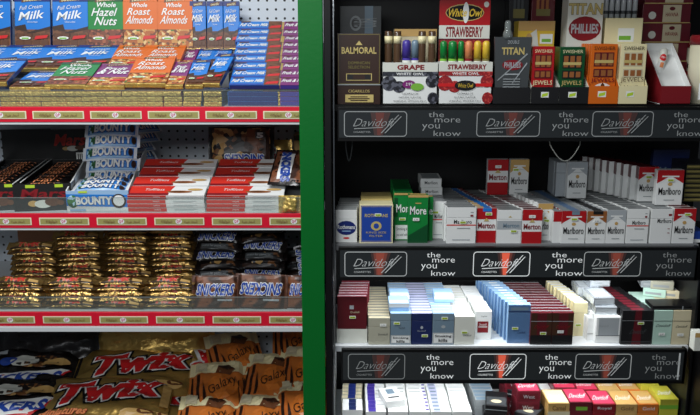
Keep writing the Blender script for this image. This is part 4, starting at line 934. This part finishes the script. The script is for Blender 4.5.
# flavoured cigar boxes with tubes
def cigar_box(px0, px1, ytop, word, fruit, wordm, desc, stripe):
    Y = .02; Zt = Zy(ytop, Y); h_ = Zt-S; zm = (Zt+S)/2; w_ = X(px1, Y, zm)-X(px0, Y, zm); d = .045; t = .002
    root = empty('cigar_display_box'); mb = MB()
    mb.box(-w_/2, w_/2, 0, t, 0, h_, 'white'); mb.box(-w_/2, w_/2, d-t, d, 0, h_, 'white'); mb.box(-w_/2, -w_/2+t, 0, d, 0, h_, 'white'); mb.box(w_/2-t, w_/2, 0, d, 0, h_, 'white'); mb.box(-w_/2, w_/2, 0, d, 0, t, 'white')
    it = [('r', 0, .78, 1, 1, 'offwhite'), ('t', word, *((.27, .83, .75, .94) if word == 'GRAPE' else (.17, .83, .88, .94)), wordm, {'b': .04}), ('e', .12, .5, .14, .18, fruit), ('e', .3, .42, .12, .14, fruit), ('e', .9, .55, .12, .15, fruit), ('e', .92, .15, .1, .14, fruit), ('r', 0, .68, 1, .78, fruit), ('t', 'WHITE OWL', .25, .70, .75, .76, 'white', {'b': .02})]
    if stripe: it += [('r', 0, .42, 1, .5, 'redtext'), ('e', .5, .45, .2, .12, 'black'), ('e', .5, .45, .18, .1, 'dark'), ('t', 'White Owl', .36, .4, .64, .5, 'yellow')]
    else: it += [('e', .48, .48, .12, .1, 'purple'), ('t', '2/99', .42, .45, .54, .52, 'white'), ('e', .63, .42, .12, .09, 'lgreen')]
    it += [('t', 'CIGARILLOS', .35, .24, .65, .28, 'dgrey'), ('t', 'NATURAL FLAVOUR', .3, .15, .7, .19, 'dgrey'), ('t', 'WARNING: SMOKING KILLS', .2, .06, .8, .1, 'dgrey')]
    decor(mb, fr(w_, h_), w_, h_, it)
    mb.build('carton', root)
    put(root, X((px0+px1)/2, Y, zm), Y, S, desc, 'cigar box'); return X((px0+px1)/2, Y, zm), w_, Zt, root
gx, gw, gz_, groot = cigar_box(382.5, 437.5, 62.5, 'GRAPE', 'grapes', 'dred', 'white grape flavour cigar display box with pictures of dark grapes', False)
sx, sw_, sz_, sroot = cigar_box(438.5, 492, 62, 'STRAWBERRY', 'berry', 'dred', 'white strawberry flavour cigar display box with red stripe', True)
# raised header card of the strawberry box
zh = Zy(0, .062)
hb = MB(); hw = X(488, .062, S+.15)-X(437.5, .062, S+.15); zl = S+.02
hb.box(-hw/2, hw/2, .046, .048, zl-S, zh-S, 'burgundy')
fmh = lambda u, v, o: ((u-.5)*hw, .046-o, zl-S+v*(zh-zl))
decor(hb, fmh, hw, zh-zl, [('r', 0, .0, 1, .58, 'berry'), ('r', 0, .60, 1, .74, 'offwhite'), ('t', 'STRAWBERRY', .14, .62, .86, .72, 'dred', {'b': .03}), ('r', 0, .74, 1, 1, 'red'), ('e', .5, .87, .38, .09, 'gtext'), ('e', .5, .87, .365, .08, 'black'), ('t', 'White Owl', .17, .83, .83, .91, 'yellow', {'sh': .2, 'b': .02}), ('e', .52, .87, .06, .11, 'white'), ('e', .92, .955, .05, .03, 'offwhite')])
hb.build('header_card', sroot)
def cigar(m, cap, h_, r=.0085, name='cigar_tube', dome=True):
    root = empty(name)
    MB().lathe([(r*.9, 0), (r, .003), (r, h_*.72)], m, 18).build('tube', root)
    MB().lathe([(r*1.06, h_*.72), (r*1.06, h_*.93), (r*.95, h_*.98), (r*.5, h_), (.0005, h_*1.004)], cap, 18).build('cap', root)
    if m != 'tubedark': MB().lathe([(r*1.03, h_*.50), (r*1.03, h_*.68)], 'offwhite', 18).build('band', root)
    return root
def gcigar(h_, r=.0085):
    root = empty('cigar_tube')
    MB().lathe([(r*.9, 0), (r, .003), (r, h_*.97), (r*.9, h_)], 'tubedark', 18).build('tube', root)
    MB().lathe([(r*1.05, h_*.83), (r*1.05, h_*.93)], 'cream', 18).build('band', root)
    return root
def stick(proto, px, ytop, h_, lab, Y):
    Z = Zy(ytop, Y); zb = S+.0022
    put(proto, X(px, Y, Z-.03), Y, zb, lab, 'cigar tube')
Yc = .043
hc = Zy(31, Yc)-S-.0022
g1 = gcigar(hc, .0095)
for px, nm in ((388.5, 'first'), (397.5, 'second'), (422, 'fourth'), (432, 'last')):
    stick(g1, px, 31, hc, 'dark brown cigar tube with cream band, %s from left in the grape box' % nm, Yc)
hp = Zy(40, Yc)-S-.0022
p1 = cigar('violet', 'violet', hp, .0105); p2 = cigar('violet', 'slate', hp, .009)
stick(p1, 406.5, 40, hp, 'dark violet cigar tube in the middle of the grape box', Yc)
stick(p2, 415, 40, hp, 'blue-grey capped cigar tube beside the violet one', Yc)
hs = Zy(41, Yc)-S-.0022
for i, (px, cm_, r_) in enumerate(((443.5, 'green', .0085), (452.5, 'green', .0105), (461, 'green', .0075), (468.5, 'peach', .0088), (477.5, 'yellow', .0088), (486, 'yellow', .0088))):
    q = cigar('lgreen' if i < 3 else ('dred' if i == 3 else 'olive'), cm_, hs, r_)
    stick(q, px, 41, hs, '%s capped cigar tube, %s from left in the strawberry box' % ({'green': 'green', 'peach': 'orange', 'yellow': 'yellow'}[cm_], (['first']+ORD[1:])[i]), Yc)
stand(394, 436, 29, .09, S, .05, 'sand', [('r', .0, .9, 1, 1, 'tan')], 'tobacco_carton', 'beige carton behind the grape cigar box', 'carton')
# black tray + grey pouch with clear spout
def btray(px0, px1, ytop, d, m, sidem, items, label, name='counter_tray', hback=None, cat='display tray'):
    Y = .015; Zt = Zy(ytop, Y); h_ = Zt-S; zm = (Zt+S)/2; w_ = X(px1, Y, zm)-X(px0, Y, zm); t = .0018
    root = empty(name); mb = MB(); hb_ = hback or h_
    mb.box(-w_/2, w_/2, 0, t, 0, h_, m); mb.box(-w_/2, w_/2, 0, d, 0, t, m); mb.box(-w_/2, w_/2, d-t, d, 0, hb_, m)
    for s in (-1, 1):
        x0, x1 = (-w_/2, -w_/2+t) if s < 0 else (w_/2-t, w_/2)
        mb.prism([(t, t), (d-t, t), (d-t, hb_), (t, h_)], 'x', x0, x1, sidem)
    decor(mb, fr(w_, h_), w_, h_, items); mb.build('tray', root)
    put(root, X((px0+px1)/2, Y, zm), Y, S, label, cat); return root
btray(493, 530, 87.5, .05, 'dark', 'dark', [], 'plain black counter tray under the grey pouch')
zp = S+.003
stkr = lambda u: [('r', u-.14, .4, u+.14, .72, 'sticker'), ('p', [(u-.12, .42), (u+.1, .5), (u+.12, .68), (u-.1, .6)], 'lime')]
btray(531, 558.5, 87, .07, 'dark', 'offwhite', stkr(.5), 'black counter tray holding the red cigarillo packs', hback=.08)
btray(559, 588.5, 87, .07, 'dark', 'offwhite', stkr(.45), 'black counter tray holding the dark green cigarillo packs', hback=.08)
rp = empty('cigar_pouch'); Yp = .022
Zt = Zy(37, Yp); w_ = X(531, Yp, S+.1)-X(494, Yp, S+.1); h_ = Zt-zp
mb = MB(); mb.prism([(-w_*.43, 0), (w_*.43, 0), (w_/2, h_), (-w_/2, h_)], 'y', 0, .012, 'dgrey')
decor(mb, fr(w_, h_), w_, h_, [('t', 'TITAN', .2, .74, .8, .84, 'gtext', {'b': .03}), ('e', .5, .58, .28, .08, 'dred'), ('t', 'PHILLIES', .28, .54, .72, .62, 'silver', {'b': .02}), ('p', [(.1, .35), (.12, .34), (.9, .74), (.88, .76)], 'grey'), ('p', [(.5, .3), (.52, .3), (.9, .6), (.88, .62)], 'silver'), ('r', .3, .43, .7, .45, 'silver')]+[('r', .26, .24+.04*k, .72, .255+.04*k, 'grey') for k in range(4)]+[('t', 'DOUBLE', .35, .9, .65, .95, 'silver')])
mb.build('pouch', rp)
# neck with hanging slot
a = MB(); a.lathe([(.013, h_-.004), (.011, h_+.012), (.008, h_+.016), (.008, h_+.034), (.006, h_+.039), (.0005, h_+.040)], 'smoke', 16, cx=-w_*.15, cy=.007); a.build('spout', rp)
put(rp, X(512.5, Yp, S+.1), Yp, zp, 'dark grey cigar pouch with clear plastic neck standing in a black tray', 'pouch')
def jew(px0, px1, ytop, m, items, lab, Y=.03, n=4, d=.012, zb=None, dxb=0):
    zb = zb or S+.003; Zt = Zy(ytop, Y); zm = (Zt+zb)/2; w_ = X(px1, Y, zm)-X(px0, Y, zm)
    p = boxthing('cigarillo_pack', w_, Zt-zb, d, m, items, bev=.0006)
    for k in range(n):
        put(p, X((px0+px1)/2, Y, zm)+dxb*k, Y+(d+.0008)*k, zb, '%s, %s from the front' % (lab, (['first']+ORD[1:])[k]), 'cigarillo pack', 'cigarillo packs in trays')
win = lambda c, bg='dark': [('r', .12, .62, .88, .86, bg)]+[('r', .16+.25*k, .64, .34+.25*k, .84, c) for k in range(3)]+[('r', .14, .68, .86, .73, 'gtext'), ('r', .12, .44, .88, .58, bg)]+[('r', .16+.25*k, .46, .34+.25*k, .56, c) for k in range(3)]
jew(531.5, 553.5, 46.5, 'red', win('nutbrown', 'maroon')+[('t', 'SWISHER', .1, .89, .9, .95, 'cream'), ('t', 'JEWELS', .05, .3, .95, .4, 'cream', {'b': .01}), ('t', 'Sweet', .3, .2, .75, .27, 'cream')], 'red cigarillo pack in the black tray')
jew(559, 584, 47, 'dgreen', win('nutbrown', 'dark')+[('t', 'SWISHER', .1, .89, .9, .95, 'cream'), ('t', 'JEWELS', .1, .3, .9, .4, 'gtext', {'b': .01}), ('t', 'MENTHOL', .2, .12, .8, .2, 'olive')], 'dark green cigarillo pack in the black tray')
btray(588.5, 618, 86, .09, 'orange', 'orange', stkr(.45), 'orange counter tray holding the orange cigarillo packs', hback=.12)
btray(618.5, 647, 86, .09, 'cream', 'cream', stkr(.4), 'cream counter tray holding the cream cigarillo packs', hback=.12)
jew(590, 616, 44, 'orange', win('nutbrown', 'maroon')+[('t', 'SWISHER', .1, .9, .9, .96, 'dbrown'), ('t', 'JEWELS', .05, .34, .95, .42, 'dred', {'b': .01}), ('e', .5, .18, .42, .16, 'white'), ('e', .5, .24, .09, .1, 'brown'), ('e', .35, .16, .1, .06, 'green'), ('e', .62, .15, .12, .06, 'redtext'), ('e', .5, .13, .1, .05, 'yellow')], 'orange cigarillo pack in the orange tray', n=5, dxb=-.002)
jew(619.5, 645, 44, 'cream', win('nutbrown', 'sand')+[('t', 'SWISHER', .1, .9, .9, .96, 'dbrown'), ('t', 'JEWELS', .05, .34, .95, .44, 'brown', {'b': -.01}), ('t', 'Vanilla', .2, .2, .85, .3, 'brown')], 'cream cigarillo pack in the cream tray', n=5, dxb=-.002)
# burgundy tray with white interior, tall back and a tube in it
Yt = .02; w_ = X(691, Yt, S+.03)-X(661, Yt, S+.03)
rt_ = empty('open_cigar_box'); mb = MB(); dt = .14; hf = Zy(86, Yt)-S; hbk = .148; t = .002
mb.box(-w_/2, w_/2, 0, t, 0, hf, 'dred'); mb.box(-w_/2, w_/2, 0, dt, 0, t, 'white'); mb.box(-w_/2, w_/2, dt-t, dt, 0, hbk, 'white')
for s in (-1, 1):
    x0 = -w_/2 if s < 0 else w_/2-.001
    for q, mm in ((0, 'dred'), (1, 'white')):
        xx = x0 + (.001*q if s < 0 else -.001*q)
        mb.prism([(t, t), (dt-t, t), (dt-t, hbk), (t, hf)], 'x', xx, xx+.001, mm)
mb.prism([(.012, .004), (dt-.004, .004), (dt-.004, hbk-.02), (.012, hf*.55)], 'x', -w_/2+.002, w_/2-.002, 'white')
mb.build('box', rt_)
put(rt_, X(676, Yt, S+.03), Yt, S, 'open burgundy cigar box with white sloping inside', 'cigar box')
ct = cigar('white', 'offwhite', .085, .0095)
mb = MB(); decor(mb, lambda u, v, o: (.0102*math.sin((u-.5)*2.2), -.0102*math.cos((u-.5)*2.2)-o, .02+v*.05), .02, .05, [('e', .5, .7, .42, .2, 'redtext'), ('t', 'cigar', .2, .62, .8, .78, 'white'), ('r', .3, .1, .7, .4, 'peach')], sub=6)
mb.build('label', ct)
put(ct, X(659, .09, S+.07), .095, S+.062, 'white cigar tube with red label leaning inside the open burgundy box', 'cigar tube', lean=30, rz=-4, ry=16)
# canisters
def can(px, ytop, Y, r, lab):
    Zt = Zy(ytop, Y); h_ = Zt-S; root = empty('tobacco_canister')
    mb = MB().lathe([(r, 0), (r, h_*.87)], 'coffeecan', 32)
    decor(mb, lambda u, v, o: (r*math.sin((u-.5)*2.4), -r*math.cos((u-.5)*2.4)-o, v*h_), r*2.4, h_, [('t', 'SCHIMMEL', .15, .52, .85, .6, 'dbrown', {'b': .01}), ('r', .2, .4, .8, .47, 'redtext'), ('r', .15, .06, .85, .30, 'white'), ('t', 'Tobacco', .2, .22, .8, .28, 'black'), ('t', 'kills', .2, .14, .5, .2, 'black')], sub=10)
    mb.build('can', root)
    MB().lathe([(r*1.04, h_*.86), (r*1.04, h_*.97), (r*.96, h_)], 'dred', 32).build('lid', root)
    put(root, X(px, Y, S+.08), Y, S, lab, 'canister')
can(709, 35, .07, .05, 'cream tobacco canister with red lid at the right edge')
can(680, 39, .225, .05, 'cream tobacco canister with red lid behind the open burgundy box')
# back row above
ZB = S
stand(517, 553, 21, .12, S, .06, 'yellow', [('r', 0, .88, 1, 1, 'tan'), ('p', [(.0, .5), (.6, .6), (.5, .9), (.2, .8)], 'offwhite'), ('e', .3, .75, .1, .1, 'tan'), ('r', .6, .72, .95, .84, 'sticker'), ('r', .65, .74, .9, .78, 'lgreen')], 'yellow_carton', 'yellow carton with white sticker behind the grey pouch', 'carton')
stand(508, 527, -14, .20, S, .06, 'dark', [('r', .2, .72, .8, .8, 'olive')]+[('r', .2+.2*k, .8, .32+.2*k, .95, 'dgrey') for k in range(3)], 'tobacco_carton', 'black carton standing behind the yellow carton', 'carton')
stand(530, 553, -14, .20, S, .06, 'maroon', [('r', .2, .74, .8, .80, 'olive')]+[('r', .2+.2*k, .80, .32+.2*k, .95, 'nutbrown') for k in range(3)], 'tobacco_carton', 'dark red carton standing behind the yellow carton', 'carton')
stand(566, 601, -10, .10, S, .06, 'offwhite', [('t', 'TITAN', .03, .79, .97, .88, 'gtext', {'b': .03, 'om': 'black', 'ow': .05}), ('e', .5, .66, .46, .11, 'dred'), ('t', 'PHILLIES', .12, .62, .88, .7, 'silver', {'b': .03}), ('r', 0, .92, 1, 1, 'dark')], 'cigar_carton', 'tall white cigar carton with red oval and gold lettering', 'carton')
stand(603, 640, 18, .105, S, .07, 'cream', [('r', .35, .72, .78, .88, 'sticker'), ('r', .38, .74, .7, .79, 'lgreen')], 'cream_carton', 'pale yellow carton holding white cigar tubes', 'carton')
zt_ = Zy(18, .105)+.0006
ct2 = empty('cigar_tube'); MB().lathe([(.0062, 0), (.0062, .052), (.004, .056), (.0005, .057)], 'silver', 14).build('tube', ct2)
MB().lathe([(.0065, .01), (.0065, .018)], 'dgrey', 14).build('band', ct2)
for k in range(6):
    put(ct2, X(606.5+5.8*k, .115, zt_), .125, zt_, 'silver white cigar tube standing on the pale yellow carton, %s from left' % (['first']+ORD[1:])[k], 'cigar tube', 'silver white cigar tubes')
S2 = S
bz = Zy(22, .17)
for k in range(1):
    p = boxthing('burgundy_box', X(690, .17, bz)-X(642, .17, bz), (Zy(-16, .17)-S)/6, .1, 'burgundy', [('r', .42, .06, .8, .94, 'sand'), ('t', 'HAVANA', .48, .35, .74, .55, 'dred', {'b': .01}), ('e', .61, .75, .06, .1, 'burgundy'), ('e', .2, .4, .08, .2, 'offwhite'), ('r', 0, 0, 1, .05, 'gtext')])
    hb_ = (Zy(-16, .17)-S)/6
    for q in range(6):
        put(p, X(666, .17, bz)+.003*(q % 2), .17, S+hb_*q, 'burgundy cigar box with beige label at the back, %s from the bottom' % (['first']+ORD[1:])[q], 'cigar box', 'stacked burgundy cigar boxes')
# the next shelf bay at the far right
sd = boxthing('pale_pack', .05, .05, .03, 'offwhite', [('r', 0, .75, 1, 1, 'tan'), ('t', 'Ma', .3, .35, .8, .6, 'dgrey', {'b': .02})])
nb = MB(); zq = Zy(351, -.05)
nb.box(cxr+.012, cxr+.28, -.07, .33, zq-.02, zq, 'cabblack'); nb.box(cxr+.012, cxr+.28, .33, .35, 0, R2-.02, 'cabblack'); nb.box(cxr+.26, cxr+.28, -.07, .33, 0, zq-.02, 'cabblack'); nb.box(cxr+.012, cxr+.03, -.07, .33, 0, zq-.02, 'cabblack')
o = nb.build('side_stand'); tag(o, 'black low stand beyond the right side of the cabinet', 'stand')
put(sd, X(704, -.05, zq+.02), -.05, zq, 'pale pack with gold top on the stand beyond the cabinet', 'cigarette pack')

mb = MB()
for me, mx_ in REST:
    t_ = me.copy(); t_.transform(mx_)
    mp_ = [mb.mi(m_) for m_ in me.materials]
    for p_ in t_.polygons: p_.material_index = mp_[p_.material_index]
    mb.bm.from_mesh(t_); bpy.data.meshes.remove(t_)
tag(mb.build('cigarette_packs'), 'hindmost cigarette packs of all the receding rows on the tobacco shelves', 'cigarette packs', kind='stuff')

# drop unused empties/prototypes left at the origin
for o in [o for o in bpy.data.objects if o.type == 'EMPTY' and o.parent is None and 'label' not in o]:
    for c in list(o.children): bpy.data.objects.remove(c)
    bpy.data.objects.remove(o)
